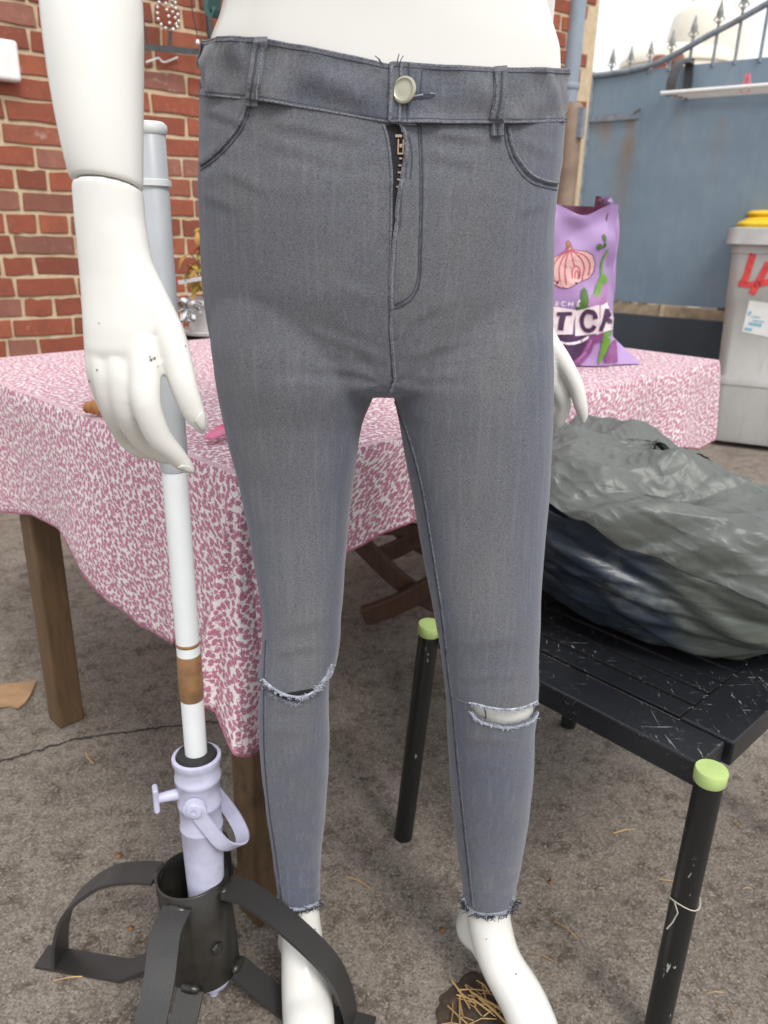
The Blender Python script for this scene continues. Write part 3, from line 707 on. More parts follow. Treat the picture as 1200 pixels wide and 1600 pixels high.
plain('cardboard', (0.36, 0.22, 0.12), .85, var=.15, sc=30, bump=.2)
plain('bag_purple', (0.38, 0.25, 0.48), .42, var=.1, sc=14, bump=.3, bsc=35)
plain('bag_inside', (0.13, 0.035, 0.07), .5)
for nm, cl in (('ink_plum', (.055, .02, .065)), ('ink_aubergine', (.22, .06, .2)), ('ink_mauve', (.35, .16, .36)), ('ink_green', (.12, .28, .03)), ('ink_leaf', (.06, .14, .025)), ('ink_onion', (.72, .45, .42)), ('ink_onion_line', (.5, .07, .12)), ('ink_cream', (.72, .62, .64)), ('ink_white', (.75, .72, .75)), ('ink_outline', (.16, .03, .06)), ('ink_stem', (.3, .09, .05))):
    plain(nm, cl, .4, var=.12, sc=40)
plain('clip_pink', (0.75, 0.2, 0.34), .35, var=.12, sc=60)
plain('curl_brown', (0.4, 0.17, 0.05), .5, var=.3, sc=40)
plain('pot_white', (0.62, 0.6, 0.6), .4, var=.06)
plain('leaf_yellow', (0.3, 0.25, 0.035), .6, var=.5, sc=30)
plain('leaf_tan', (0.36, 0.2, 0.05), .7, var=.4, sc=30)
plain('stem_brown', (0.14, 0.07, 0.03), .8)
n = N('silver_foil'); n.set(color=(.75, .76, .77), rough=.16, metal=.9)

# ================================================================== table + cloth
TA = atZ(375, 745, .735); TA.z = 0; TB = atZ(1126, 563, .735); TB.z = 0
TU = (TB - TA).normalized(); TL = (TB - TA).length; TV = Vector((-TU.y, TU.x, 0)); TW = 1.04; TZ = .735
def tp(u, v, z): return TA + TU * u + TV * v + Vector((0, 0, z))
table = thing('garden_table', 'wooden table hidden under the pink flowered cloth', 'table', tp(TL / 2, TW / 2, 0))
for k in range(7):
    wd = TW / 7; o = obj('top_board', box(tp(TL / 2, wd * (k + .5), .7135), (TL - .02, wd - .006, .028), TU, TV), MATS['table_wood'], table, smooth=False); bevel(o, .003)
for u, v in ((.032, .032), (.032, .73), (TL - .06, .06), (TL - .06, .73)):
    o = obj('leg', box(tp(u, v, .35), (.056, .056, .70), TU, TV), MATS['table_wood'], table, smooth=False); bevel(o, .005)
for a, b in (((.06, .032), (TL - .09, .05)), ((.06, .73), (TL - .09, .73)), ((.032, .06), (.032, .70)), ((TL - .06, .09), (TL - .06, .70))):
    p, q = tp(*a, .655), tp(*b, .655); o = obj('apron', box((p + q) / 2, ((q - p).length, .022, .085), (q - p)), MATS['table_wood'], table, smooth=False); bevel(o, .002)
# cloth
cr_ = .014
def corner(u, v, a0): return [(u + cr_ * math.cos(R(a)), v + cr_ * math.sin(R(a))) for a in range(a0, a0 + 91, 10)]
def side(a, b, st=.012):
    L = math.hypot(b[0] - a[0], b[1] - a[1]); m = int(L / st); return [(lerp(a[0], b[0], k / m), lerp(a[1], b[1], k / m)) for k in range(1, m)]
cA = [(cr_ + cr_ * math.cos(R(a)), cr_ + cr_ * math.sin(R(a))) for a in range(180, 271, 3)]
cB = corner(TL - cr_, cr_, 270); cC = corner(TL - cr_, TW - cr_, 0); cD = corner(cr_, TW - cr_, 90)
per = cA + side(cA[-1], cB[0]) + cB + side(cB[-1], cC[0]) + cC + side(cC[-1], cD[0]) + cD + side(cD[-1], cA[0])
NP = len(per); iA = len(cA) // 2
# dense resample near corner A for the hanging pleat
def normal_at(i):
    a = per[(i - 1) % NP]; b = per[(i + 1) % NP]; t = Vector((b[0] - a[0], b[1] - a[1])).normalized(); return Vector((t.y, -t.x))
sA = 0; S = [0]
for i in range(1, NP): S.append(S[-1] + math.hypot(per[i][0] - per[i - 1][0], per[i][1] - per[i - 1][1]))
TOT = S[-1] + math.hypot(per[0][0] - per[-1][0], per[0][1] - per[-1][1]); SA = S[iA]
def sd_(s):      # signed distance along edge from corner A
    d = s - SA
    if d > TOT / 2: d -= TOT
    return d
DROP = [(-1.35, .2), (-1.04, .25), (-.83, .275), (-.64, .235), (-.52, .225), (-.42, .25), (-.32, .285), (-.2, .31), (-.10, .30), (-.07, .285), (-.05, .275), (-.02, .32), (.0, .34), (.02, .35), (.04, .315), (.06, .25), (.075, .20), (.09, .18), (.16, .15), (.33, .125), (.7, .13), (1.02, .145), (1.2, .18), (1.37, .22), (1.45, .2), (1.6, .16), (2.2, .17), (2.42, .2)]
NT = 26; V, F, UVS = [], [], []
# extra samples near A: insert
samples = []
for i in range(NP):
    s0, s1 = S[i], S[i + 1] if i + 1 < NP else TOT
    near = abs(sd_(s0)) < .16; m = max(1, int((s1 - s0) / (.004 if near else .02)))
    for k in range(m):
        t = k / m; a, b = per[i], per[(i + 1) % NP]; na, nb = normal_at(i), normal_at((i + 1) % NP)
        samples.append((lerp(a[0], b[0], t), lerp(a[1], b[1], t), lerp(na, nb, t).normalized(), lerp(s0, s1, t)))
diag = Vector((-1, -1)).normalized()
NS = len(samples)
for ti, fr_ in enumerate((0.0, .25, .55, .8, .93, .985)):
    for (u, v, nn, s) in samples:
        uu, vv = lerp(TL / 2, u, fr_), lerp(TW / 2, v, fr_)
        rip = .0025 * noise.noise(Vector((uu * 9, vv * 9, 2))) + (.0015 if noise.noise(Vector((uu * 3, vv * 3, 7))) > .3 else 0)
        V.append(tp(uu, vv, TZ + max(0, rip) * (fr_ < .97))); UVS.append((uu, vv))
NTOP = 6
for k in range(NT + 1):
    for (u, v, nn, s) in samples:
        d = sd_(s); L = interp(DROP, d); t = L * (k / NT) ** 1.0
        e = 1 - math.exp(-t / .012)
        amp = min(1, t / .22)
        rp_ = .012 * amp * math.sin(s * 17 + 1.3 * math.sin(s * 5)) + .010 * amp * noise.noise(Vector((s * 6, t * 4, 3)))
        if -1.04 < d < -.1 or .1 < d < 1.38: pass
        o_ = .006 * e + .03 * amp * .5 + rp_
        g = math.exp(-(d / .040) ** 2)
        gl = math.exp(-((d + .085) / .03) ** 2)
        pr = g * (.004 * e + .27 * t * (1 - .25 * t / .35)) - gl * .10 * t
        du, dv = nn.x * o_ * (1 - g), nn.y * o_ * (1 - g)
        du += diag.x * pr; dv += diag.y * pr
        # tangential spread of the pleat sides
        tg = Vector((-nn.y, nn.x)); wgt = math.exp(-((abs(d) - .045) / .03) ** 2) * math.copysign(1, d)
        du += (TU.x and 1) * (.7071 * wgt * .10 * t); dv += -.7071 * wgt * .10 * t
        z = TZ - t * (1 - .04 * amp) - .002 * (1 - math.exp(-t / .004))
        if abs(d) < .16: z -= .012 * math.sin(d * 90) * (t / .3) ** 3
        hem = (.006 * noise.noise(Vector((s * 22, 0, 9)))) * (k / NT) ** 3
        P_ = tp(u + du, v + dv, z + hem)
        if abs(d) < .15:      # the cloth's corner hangs in a flattened loop in front of the table corner
            a_ = .007 + .15 * t - .12 * max(0, t - .24); b_ = .004 + .17 * t; q_ = .004 + .010 * e
            def loop(w):
                f_ = R(150) * w; return tp(.008, .008, 0) + Vector((a_ * math.sin(f_) - .045 * t, -(q_ + b_ * (1 - abs(w - .1) ** 1.2) + .006 * t / .3), 0))
            if abs(d) <= .065: Q = loop(d / .065)
            else:
                s_ = (abs(d) - .065) / .085; eu = (0, .15 * s_) if d < 0 else (.15 * s_, 0)
                E_ = tp(eu[0] + nn.x * o_, eu[1] + nn.y * o_, 0); Q = lerp(loop(math.copysign(1, d)), E_, sstep(0, 1, s_))
            wt = sstep(.004, .05, t) * sstep(.15, .12, abs(d)); R_ = .0035 * amp * noise.noise(Vector((d * 30, t * 9, 4))) - .030 * t * (1 - 2 * abs(((d * 31 + .25 + .3 * t) % 1.0) - .5) * 2) * sstep(.075, .05, abs(d))
            P_ = Vector((lerp(P_.x, Q.x, wt), lerp(P_.y, Q.y + R_, wt), P_.z))
        V.append(P_); UVS.append((0, t))
rows = NTOP + NT + 1
for r in range(NTOP, rows):      # print follows the true length of the cloth round the drape
    acc = 0.0; j0 = NS // 2
    for k in range(NS):
        j = (j0 + k) % NS; i_ = r * NS + j
        if k: acc += (V[i_].xy - V[r * NS + (j - 1) % NS].xy).length
        UVS[i_] = (acc, UVS[i_][1] + 2)
    iA_ = min(range(NS), key=lambda j: abs(sd_(samples[j][3]))); sh_ = UVS[r * NS + iA_][0]
    for j in range(NS): UVS[r * NS + j] = (UVS[r * NS + j][0] - sh_ + 5, UVS[r * NS + j][1])
for r in range(rows - 1):
    for j in range(NS):
        a, b = r * NS + j, r * NS + (j + 1) % NS
        if r == 0:
            F.append((a, a + NS, b + NS, b))
        else: F.append((a, a + NS, b + NS, b))
# ring 0 is the centre point: collapse
V = V[:]
cloth = obj('tablecloth', (V, F), MATS['flower_cloth'], None, org=tp(TL / 2, TW / 2, TZ))
uvl = cloth.data.uv_layers.new(name='UVMap')
for lp in cloth.data.loops: uvl.data[lp.index].uv = UVS[lp.vertex_index]
bm = bmesh.new(); bm.from_mesh(cloth.data); bmesh.ops.remove_doubles(bm, verts=bm.verts, dist=1e-5); bmesh.ops.recalc_face_normals(bm, faces=bm.faces); bm.to_mesh(cloth.data); bm.free()
m = cloth.modifiers.new('s', 'SOLIDIFY'); m.thickness = .0012; m.offset = 0
tag(cloth, 'white cloth printed with pink flowers draped over the garden table', 'tablecloth')
hemp = [V[(rows - 1) * NS + j] + Vector((0, 0, .002)) for j in range(NS)]; hemp.append(hemp[0])
plain('hem_pink', (0.3, 0.1, 0.15), .85, var=.3, sc=120)
obj('hem', tube(hemp, .0018, 5, False), MATS['hem_pink'], cloth)
# things on the cloth
p = atZ(345, 684, TZ + .004)
clip = thing('hair_clip', 'translucent pink plastic clip lying on the flowered cloth', 'clip', p)
ax = (atZ(362, 676, TZ + .004) - atZ(328, 690, TZ + .004)).normalized(); ay = Vector((-ax.y, ax.x, 0))
rings = []
for k in range(9):
    t = k / 8; w_ = .012 * math.sin(math.pi * (.12 + .8 * t)) ** .6; h = .010 * math.sin(math.pi * (.1 + .8 * t))
    rings.append([p + ax * (t - .5) * .06 + ay * (w_ * math.cos(a)) + Vector((0, 0, .004 + h * .5 + h * .6 * math.sin(a))) for a in [2 * math.pi * q / 12 for q in range(12)]])
obj('shell', loft(rings), MATS['clip_pink'], clip)
for k in range(5): obj('tooth', box(p + ax * (.004 + .0045 * k) + Vector((0, 0, .0135)), (.0015, .015, .004), ax), MATS['clip_pink'], clip, smooth=False)
p0, p1 = atZ(131, 640, TZ + .012), atZ(178, 640, TZ + .012)
pts = smoothpath([p0, lerp(p0, p1, .25) + Vector((0, 0, .004)), lerp(p0, p1, .6) + Vector((0, 0, .002)), p1], 5); rr = [.005 + .006 * math.sin(math.pi * k / (len(pts) - 1)) + .0015 * math.sin(k * 2.3) for k in range(len(pts))]
tag(obj('dried_curl', tube(pts, rr, 9), MATS['curl_brown']), 'orange brown dried curl lying on the flowered cloth', 'dried leaf')

# ================================================================== shopping bag
zb_ = TZ + .004
BC = [Vector((.11, 1.735)), Vector((.502, 1.765)), Vector((.545, 1.90)), Vector((.14, 1.88))]
sb = thing('shopping_bag', 'purple vegetable-print shopping bag standing on the flowered cloth', 'shopping bag', (.33, 1.82, zb_))
bagfold = trifold(5, 9, 5, 16, 0, 3.14, .22)
def bagring(z, inset=0.0, nside=30):
    out = []; cen = sum(BC, Vector((0, 0))) / 4
    for i in range(4):
        a, b = BC[i], BC[(i + 1) % 4]; nn = Vector(((b - a).y, -(b - a).x)).normalized()
        for k in range(nside):
            t = k / nside; q = lerp(a, b, t); h = (z - zb_) / .34
            bow = {0: .012, 1: -.03, 2: .01, 3: -.02}[i] * math.sin(math.pi * t) * (.3 + .7 * h)
            wrk = .004 * noise.noise(Vector((t * 4 + i * 9, h * 4, 1))) + bagfold(t * .35 + i, h * .35)
            q = q + nn * (bow + wrk)
            q = lerp(q, cen, .13 * h); q = q + (cen - q).normalized() * inset
            zz = z
            if h > .85:
                dip = -.028 * math.exp(-((t - .78) / .14) ** 2) + .006 if i == 0 else (.02 * math.sin(math.pi * t) if i == 1 else 0)
                zz += dip * (h - .85) / .15
            if i == 1 and h < .2:
                q = q + Vector((.075, -.01)) * math.sin(math.pi * t) ** 2 * (1 - h / .2)
            out.append(Vector((q.x, q.y, zz)))
    return out
ztop = atY(955, 321, 1.79).z; zs = [zb_ + (ztop - zb_) * k / 36 for k in range(37)]
vb = loft([bagring(z) for z in zs], False); nb = len(bagring(zb_)); vb[1].append(tuple(range(nb - 1, -1, -1)))
bagbody = fixn(obj('bag_body', vb, MATS['bag_purple'], sb))
inn = obj('lining', loft([bagring(z, .02) for z in zs[27:]], False), MATS['bag_inside'], sb)
bvb = mesh_bvh(bagbody)
def Z4(pts, o=(860, 300), s=4.0): return [(a / s + o[0], b / s + o[1]) for a, b in pts]
LAY = [0]
def ink(name, poly, mat, off=None, parent=None):
    LAY[0] += 1; g_ = decal(bvb, poly, 0.0008 + .00013 * LAY[0] if off is None else off, 6)
    if g_[1]: return obj(name, g_, MATS[mat], parent or bagbody)
on = Z4([(-40, 470), (0, 420), (50, 398), (90, 372), (102, 345), (96, 318), (112, 306), (130, 330), (137, 360), (172, 370), (220, 372), (260, 396), (275, 440), (266, 500), (236, 540), (190, 556), (150, 580), (110, 600), (70, 596), (20, 575), (-30, 530)])
cx_, cy_ = Z4([(130, 470)])[0]
ink('onion_outline', [(cx_ + (x - cx_) * 1.04, cy_ + (y - cy_) * 1.04) for x, y in on], 'ink_outline')
ink('onion_print', on, 'ink_onion')
ink('onion_stem', Z4([(92, 372), (102, 345), (96, 318), (112, 306), (130, 330), (137, 362), (115, 356)]), 'ink_stem')
for ln in ([(118, 362), (80, 410), (55, 480), (60, 560)], [(120, 362), (100, 420), (90, 500), (100, 580)], [(124, 362), (140, 420), (150, 470)], [(126, 362), (185, 410), (210, 470), (195, 540)], [(128, 362), (215, 400), (245, 450), (235, 520)], [(116, 362), (50, 410), (15, 480), (25, 560)], [(135, 540), (135, 490), (160, 460), (182, 490), (178, 540)], [(150, 540), (152, 505), (164, 490), (172, 510), (168, 545)]):
    ink('onion_line', stroke(cpx(Z4(ln), 4), 1.7), 'ink_onion_line', .0017)
for e_, rx, ry, a in (((335, 287), 11, 24, -.3), ((305, 341), 18, 18, 0), ((337, 332), 8, 18, .2)):
    ink('pea_print', Z4([(e_[0] + rx * math.cos(q) * math.cos(a) - ry * math.sin(q) * math.sin(a), e_[1] + rx * math.cos(q) * math.sin(a) + ry * math.sin(q) * math.cos(a)) for q in [k * math.pi / 6 for k in range(12)]]), 'ink_leaf')
ink('stem_print', stroke(cpx(Z4([(357, 358), (330, 410), (318, 450), (318, 530)]), 4), 3.2), 'ink_green')
ink('aubergine_print', Z4([(235, 690), (262, 650), (300, 640), (340, 560), (350, 600), (345, 700), (330, 760), (240, 760)]), 'ink_mauve')
ink('pod_print', Z4([(270, 640), (285, 580), (312, 520), (330, 510), (350, 535), (348, 570), (325, 570), (310, 640), (290, 668)]), 'ink_green')
ink('cucumber_print', Z4([(185, 680), (190, 615), (208, 596), (228, 620), (240, 690), (228, 735), (150, 735)]), 'ink_leaf')
ink('dark_print', Z4([(-60, 880), (20, 890), (240, 890), (262, 930), (210, 1010), (120, 1092), (-60, 1092)]), 'ink_plum')
ink('white_curve', stroke(cpx(Z4([(-20, 900), (40, 930), (120, 948), (190, 930), (240, 900)]), 4), 4), 'ink_white')
ink('aubergine_streak', Z4([(95, 1092), (190, 1010), (238, 905), (285, 925), (250, 1010), (185, 1085)]), 'ink_aubergine')
ink('aubergine_sheen', stroke(cpx(Z4([(150, 1070), (215, 1000), (255, 920)]), 3), 3), 'ink_mauve')
ink('aubergine_print', Z4([(235, 900), (330, 880), (335, 930), (270, 940)]), 'ink_aubergine')
ink('leaf_print', Z4([(335, 880), (378, 860), (365, 940), (325, 1040), (300, 1075), (295, 1060)]), 'ink_green')
ink('radish_print', Z4([(330, 1040), (360, 960), (405, 910), (412, 1000), (415, 1065), (350, 1065)]), 'ink_aubergine')
for cd_ in ([(-60, 715), (40, 716), (160, 735), (132, 890), (30, 888), (-60, 880)], [(156, 742), (300, 708), (306, 880), (150, 900)], [(306, 712), (346, 688), (385, 790), (378, 858), (285, 892), (306, 850)]): ink('letter_card', Z4(cd_), 'ink_cream')
for s_, w_ in (([(40, 762), (128, 758)], 6), ([(80, 760), (66, 810), (60, 862)], 8), ([(275, 790), (268, 758), (235, 745), (208, 765), (195, 805), (205, 850), (235, 862), (262, 850), (274, 830)], 7), ([(312, 868), (330, 800), (343, 730)], 6), ([(343, 730), (354, 770), (360, 822)], 6), ([(325, 806), (358, 798)], 4.5)):
    ink('letter', stroke(cpx(Z4(s_), 3), w_), 'ink_plum', .0062)
for s_ in ([(92, 685), (80, 680), (70, 695), (76, 710), (90, 708)], [(112, 682), (108, 708)], [(134, 682), (130, 710)], [(110, 696), (132, 696)], [(184, 684), (166, 684), (163, 710), (182, 708)], [(165, 697), (180, 697)], [(172, 676), (180, 668)], [(30, 710), (34, 682), (50, 684), (48, 696), (34, 697), (48, 710)]):
    ink('letter', stroke(Z4(s_), 1.7), 'ink_white', .0062)

# ================================================================== stool + garbage bag
SL, SR = atZ(672, 972, .445), atZ(1113, 1198, .445); SE = (SR - SL); SWd = SE.length; SE.normalize(); SDp = Vector((-SE.y, SE.x, 0)); DEP = .49
def sp_(e, d, z): return Vector((SL.x, SL.y, 0)) + SE * e + SDp * d + Vector((0, 0, z))
st = thing('metal_stool', 'black slotted metal stool with light green leg caps', 'stool', sp_(SWd / 2, DEP / 2, 0))
for e, d in ((0, 0), (SWd, 0), (0, DEP), (SWd, DEP)):
    fe = -.035 if e == 0 else .0; top = sp_(e, d, .436)
    lg = obj('leg', cyl(sp_(e + fe, d + (.012 if d else -.004), 0), top, .0165, n=20), MATS['stool_leg_paint'], st)
    axl = (top - sp_(e + fe, d, 0)).normalized()
    cp = obj('cap', lathe(top, [(.0172, -.012), (.0185, -.010), (.0188, .0045), (.0178, .0062), (.001, .0066)], 24, axl), MATS['green_cap'], lg)
zs_ = .4375
for nm, c_, sz in (('front_rail', (SWd / 2, .037, zs_ - .0175), (SWd - .03, .066, .035)), ('back_rail', (SWd / 2, DEP - .037, zs_ - .0175), (SWd - .03, .066, .035))):
    o = obj(nm, box(sp_(*c_), sz, SE, SDp), MATS['stool_paint'], st, smooth=False); bevel(o, .003)
for nm, e in (('side_rail', .042), ('side_rail', SWd - .042)):
    o = obj(nm, box(sp_(e, DEP / 2, zs_ - .018), (.072, DEP - .15, .036), SE, SDp), MATS['stool_paint'], st, smooth=False); bevel(o, .003)
ns = 9; pitch = .0415; d0 = .0745
for k in range(ns):
    dc = d0 + pitch * (k + .5)
    if dc + pitch / 2 > DEP - .06: break
    o = obj('slat', box(sp_(SWd / 2, dc, zs_ - .004), (SWd - .158, pitch - .0065, .006), SE, SDp), MATS['stool_paint'], st, smooth=False); bevel(o, .0015)
# string knotted on the front leg
pl_ = lerp(sp_(SWd, -.004, 0), sp_(SWd, 0, .436), .57)
plain('string', (.45, .42, .36), .9)
stg = [pl_ + Vector((.019 * math.cos(a), .019 * math.sin(a), .004 * math.sin(2 * a))) for a in [R(k * 20 + 190) for k in range(20)]]
stg += [stg[-1] + Vector((.004, -.006, -.012)), stg[-1] + Vector((.001, -.004, -.03)), stg[-1] + Vector((-.004, -.003, -.042))]
tag(obj('string_scrap', tube(stg, .0009, 5), MATS['string']), 'frayed pale string tied round a black stool leg', 'string')
# bag of clothes
gc = Vector((.515, 1.16, 0)); gz = .4385
gb = thing('rubbish_bag', 'bulging grey green plastic sack on the black stool', 'rubbish bag', (gc.x, gc.y, gz))
sackfold = trifold(3, 10, 9, 30, R(58), R(92), .24); neckfold = trifold(9, 9, 5, 16, R(40), R(125), .27)
def gsurf(th, ph, off=0.0, cr=0.0):
    # th angle round, ph 0 bottom .. 1 top
    a = ph * math.pi; rr = math.sin(a) ** .62; z = .115 - .118 * math.cos(a) * (1 if math.cos(a) > 0 else 1.12)
    d = Vector((math.cos(th), math.sin(th), 0))
    P = Vector((d.x * .318 * rr, d.y * .235 * rr, z))
    P.x -= .11 * max(0, ph - .45) * (1.6); P.z *= 1 - .20 * d.x * rr
    nn = Vector((d.x / .318 * rr, d.y / .235 * rr, (z - .115) / .02)).normalized() if ph > .15 else d
    q = P * 5
    k = .032 * noise.noise(q * .9 + Vector((3, 1, 4)))
    fold = noise.noise(Vector((th * 1.5 + ph * 1.0, ph * 10 - th * 1.6, 1.7))); fold = (1 - abs(fold)) ** 3
    ux, uy = th * .28, ph * .5
    k += .005 * (fold - .4) + sackfold(ux, uy) * min(1, ph * 4) * math.sin(a) ** .5
    if cr:
        k += neckfold(P.x, P.y * 1.1 + P.z * .7) - sackfold(ux, uy) * .6
        v = noise.noise(Vector((q.x * 1.1 + q.y * .5, q.y * 1.6, q.z * 3.2 + q.x * .8)) + Vector((9, 2, 1))); k += cr * .5 * (1 - 2 * abs(v)) + 0 * cr * .5 * (1 - 2 * abs(noise.noise(Vector((q.x * 2.2 + q.y, q.y * 3, q.z * 6 + q.x * 2)))))
    P = P + nn * (k + off); P.z = max(.0035, P.z); return gc + Vector((0, 0, gz)) + P
NTh, NPh = 340, 150
rings = [[gsurf(2 * math.pi * j / NTh, (i + .3) / (NPh + .6)) for j in range(NTh)] for i in range(NPh + 1)]
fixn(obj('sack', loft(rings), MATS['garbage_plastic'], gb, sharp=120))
V, F = [], []; NA, NB = 240, 110
for i in range(NB + 1):
    for j in range(NA + 1):
        th = lerp(R(55), R(293) + .06 * math.sin(i * .5), j / NA); lo = interp([(R(55), .8), (R(95), .76), (R(180), .70), (R(225), .655), (R(255), .585), (R(272), .53), (R(286), .545), (R(293), .60)], th) + .018 * noise.noise(Vector((th * 5, 0, 4)))
        ph = lerp(lo, .9995, i / NB); lift = .010 + .016 * (1 - i / NB) ** 2 * (.5 + noise.noise(Vector((th * 3, 1, 1))))
        V.append(gsurf(th, ph, lift * .6 + .008, .012) + Vector((0, 0, .003 * (1 - abs(noise.noise(Vector((th * 9, ph * 26, 6))))) ** 3)))
for i in range(NB):
    for j in range(NA): a = i * (NA + 1) + j; F.append((a, a + 1, a + NA + 2, a + NA + 1))
o = fixn(obj('folded_neck', (V, F), MATS['garbage_neck'], gb, sharp=120)); m = o.modifiers.new('s', 'SOLIDIFY'); m.thickness = .0012

# ================================================================== parasol pole, holder, stand
PT = atY(235, 196, .80); PB = Vector((-.2275, .80, .30)); PT = Vector((PT.x - .002, .80, PT.z))
def onpole(y):
    best = min((abs(proj(lerp(PB, PT, t / 400))[1] - y), t / 400) for t in range(-40, 441)); return lerp(PB, PT, best[1])
pole = thing('parasol_pole', 'white and grey parasol pole standing upright beside the mannequin', 'parasol pole', PB)
pj = onpole(735)
obj('lower_tube', cyl(PB, pj + (PT - PB).normalized() * .01, .0137, n=24), MATS['pole_white'], pole)
axp = (PT - PB).normalized()
obj('upper_tube', lathe(pj, [(.0137, -.0), (.0152, .002), (.0152, (PT - pj).length - .002), (.0135, (PT - pj).length)], 28, axp), MATS['pole_grey'], pole)
obj('top_collar', lathe(PT, [(.0155, -.008), (.0172, -.006), (.0172, 0), (.014, .003), (.0125, .001), (.012, -.01)], 28, axp), MATS['pole_white'], pole)
obj('ring_collar', lathe(onpole(287), [(.0153, -.003), (.0178, -.002), (.0178, .003), (.0153, .004)], 28, axp), MATS['pole_white'], pole)
t0, t1 = onpole(1092), onpole(1022)
obj('tape', lathe(t0, [(.0138, 0), (.0144, .001), (.0148, .02), (.0143, (t1 - t0).length - .001), (.0138, (t1 - t0).length)], 24, axp), MATS['tape_brown'], pole)
obj('tape', lathe(onpole(1006), [(.0138, 0), (.0143, .0005), (.0143, .004), (.0138, .0045)], 24, axp), MATS['tape_brown'], pole)
HT = onpole(1186); HB = Vector((-.222, .783, .0))
hd = thing('parasol_holder', 'lilac plastic parasol ground spike with screw inside iron stand', 'parasol holder', HB)
ah = (HT - HB).normalized(); LH = (HT - HB).length
obj('sleeve', lathe(HB, [(.012, .03), (.0125, .06), (.0215, .085), (.0235, .16), (.0255, LH * .62), (.0262, LH * .74), (.0275, LH * .745), (.0275, LH * .752), (.0262, LH * .757), (.0265, LH * .83), (.028, LH * .835), (.028, LH * .845), (.0268, LH * .85), (.027, LH * .925), (.029, LH * .93), (.0292, LH * .945), (.0275, LH * .95), (.028, LH - .004), (.0305, LH), (.0305, LH + .006), (.026, LH + .007), (.025, LH - .03)], 32, ah), MATS['lilac_plastic'], hd)
obj('flange', lathe(HB, [(.010, .026), (.024, .029), (.025, .033), (.012, .037)], 28, ah), MATS['lilac_plastic'], hd)
obj('spike', lathe(HB, [(.001, .0), (.006, .001), (.009, .02), (.012, .03)], 16, ah), MATS['lilac_plastic'], hd)
obj('rubber_collar', lathe(HT, [(.0245, -.02), (.0255, .004), (.0235, .011), (.0145, .012), (.0143, -.01)], 28, ah), MATS['black_rubber'], hd)
sc_ = lerp(HB, HT, .885); sdir_ = Vector((-.93, -.36, 0)).normalized()
obj('screw_shaft', cyl(sc_ + sdir_ * .024, sc_ + sdir_ * .05, .0075, .006, 14), MATS['lilac_plastic'], hd)
o = obj('thumb_wing', box(sc_ + sdir_ * .053, (.007, .016, .036), sdir_), MATS['lilac_plastic'], hd, smooth=False); bevel(o, .003, 3)
pv = lerp(HB, HT, .875); fd = Vector((.06, -1, 0)).normalized(); sd2 = Vector((1, .06, 0))
for s in (1, -1):
    obj('bail_pivot', lathe(pv + fd * s * .028, [(.0145, 0), (.0145, .005), (.010, .006), (.009, .009), (.004, .0095), (.0035, .0075), (.0005, .0075)], 18, fd * s), MATS['lilac_plastic'], hd)
arc = [pv + fd * .0305, pv + fd * .031 + sd2 * .016 + Vector((0, 0, -.030)), pv + fd * .030 + sd2 * .033 + Vector((0, 0, -.058)), pv + fd * .016 + sd2 * .047 + Vector((0, 0, -.074)), pv + sd2 * .052 + Vector((0, 0, -.078)), pv - fd * .016 + sd2 * .047 + Vector((0, 0, -.074)), pv - fd * .030 + sd2 * .033 + Vector((0, 0, -.058)), pv - fd * .031 + sd2 * .016 + Vector((0, 0, -.03)), pv - fd * .0305]
wdir = (sd2 + Vector((0, 0, .55))).normalized()
obj('bail_handle', bar(smoothpath(arc, 6), .019, .003, wdir), MATS['lilac_plastic'], hd)
# iron stand
RC, BC_ = Vector((-.246, .80, .203)), Vector((-.2335, .792, .046)); axs = (RC - BC_).normalized(); LS = (RC - BC_).length; rT = .0475
ist = thing('parasol_stand', 'black hammered iron parasol stand with curved strap legs', 'parasol stand', (BC_.x, BC_.y, 0))
obj('tube', lathe(BC_, [(rT, 0), (rT, LS - .001), (rT - .001, LS), (rT - .003, LS), (rT - .004, LS - .002), (rT - .004, .002), (rT - .003, 0)], 40, axs), MATS['tube_iron'], ist)
Cg = Vector((BC_.x, BC_.y, 0))
for dx, dy, rf, hk_ in ((-.988, .155, .226, 1.14), (.97, -.238, .214, 1.0), (-.16, -.985, .21, 1.08), (-.1, .99, .19, 1.1)):
    d = Vector((dx, dy, 0)).normalized(); s_ = Vector((-d.y, d.x, 0))
    ctr = lambda z: lerp(BC_, RC, (z - BC_.z) / (RC.z - BC_.z))
    pts = [ctr(.192) + d * (rT + .002), ctr(.187) + d * .085, Cg + d * rf * .62 + Vector((0, 0, .152 * hk_)), Cg + d * rf * .86 + Vector((0, 0, .102 * hk_)), Cg + d * rf * .965 + Vector((0, 0, .05 * hk_)), Cg + d * rf + Vector((0, 0, .006))]
    obj('strap_leg', bar(smoothpath(pts, 7), .038, .005, s_), MATS['hammered_iron'], ist)
    obj('foot_strap', bar([Cg + d * (rf + .03) + Vector((0, 0, .0035)), Cg + d * (rf * .55) + Vector((0, 0, .0045)), ctr(.056) + d * (rT + .001)], .036, .005, s_), MATS['hammered_iron'], ist)
    for P_ in (ctr(.19) + d * (rT + .001), ctr(.06) + d * (rT + .002)):
        obj('weld', lathe(P_ - s_ * .014, [(.001, 0), (.006, .004), (.007, .014), (.006, .024), (.001, .028)], 10, s_), MATS['tube_iron'], ist)
bp = hit(BVHTree.FromPolygons(*[[Vector(v) for v in lathe(BC_, [(rT, 0), (rT, LS)], 40, axs)[0]], lathe(BC_, [(rT, 0), (rT, LS)], 40, axs)[1]]), 338, 1480)
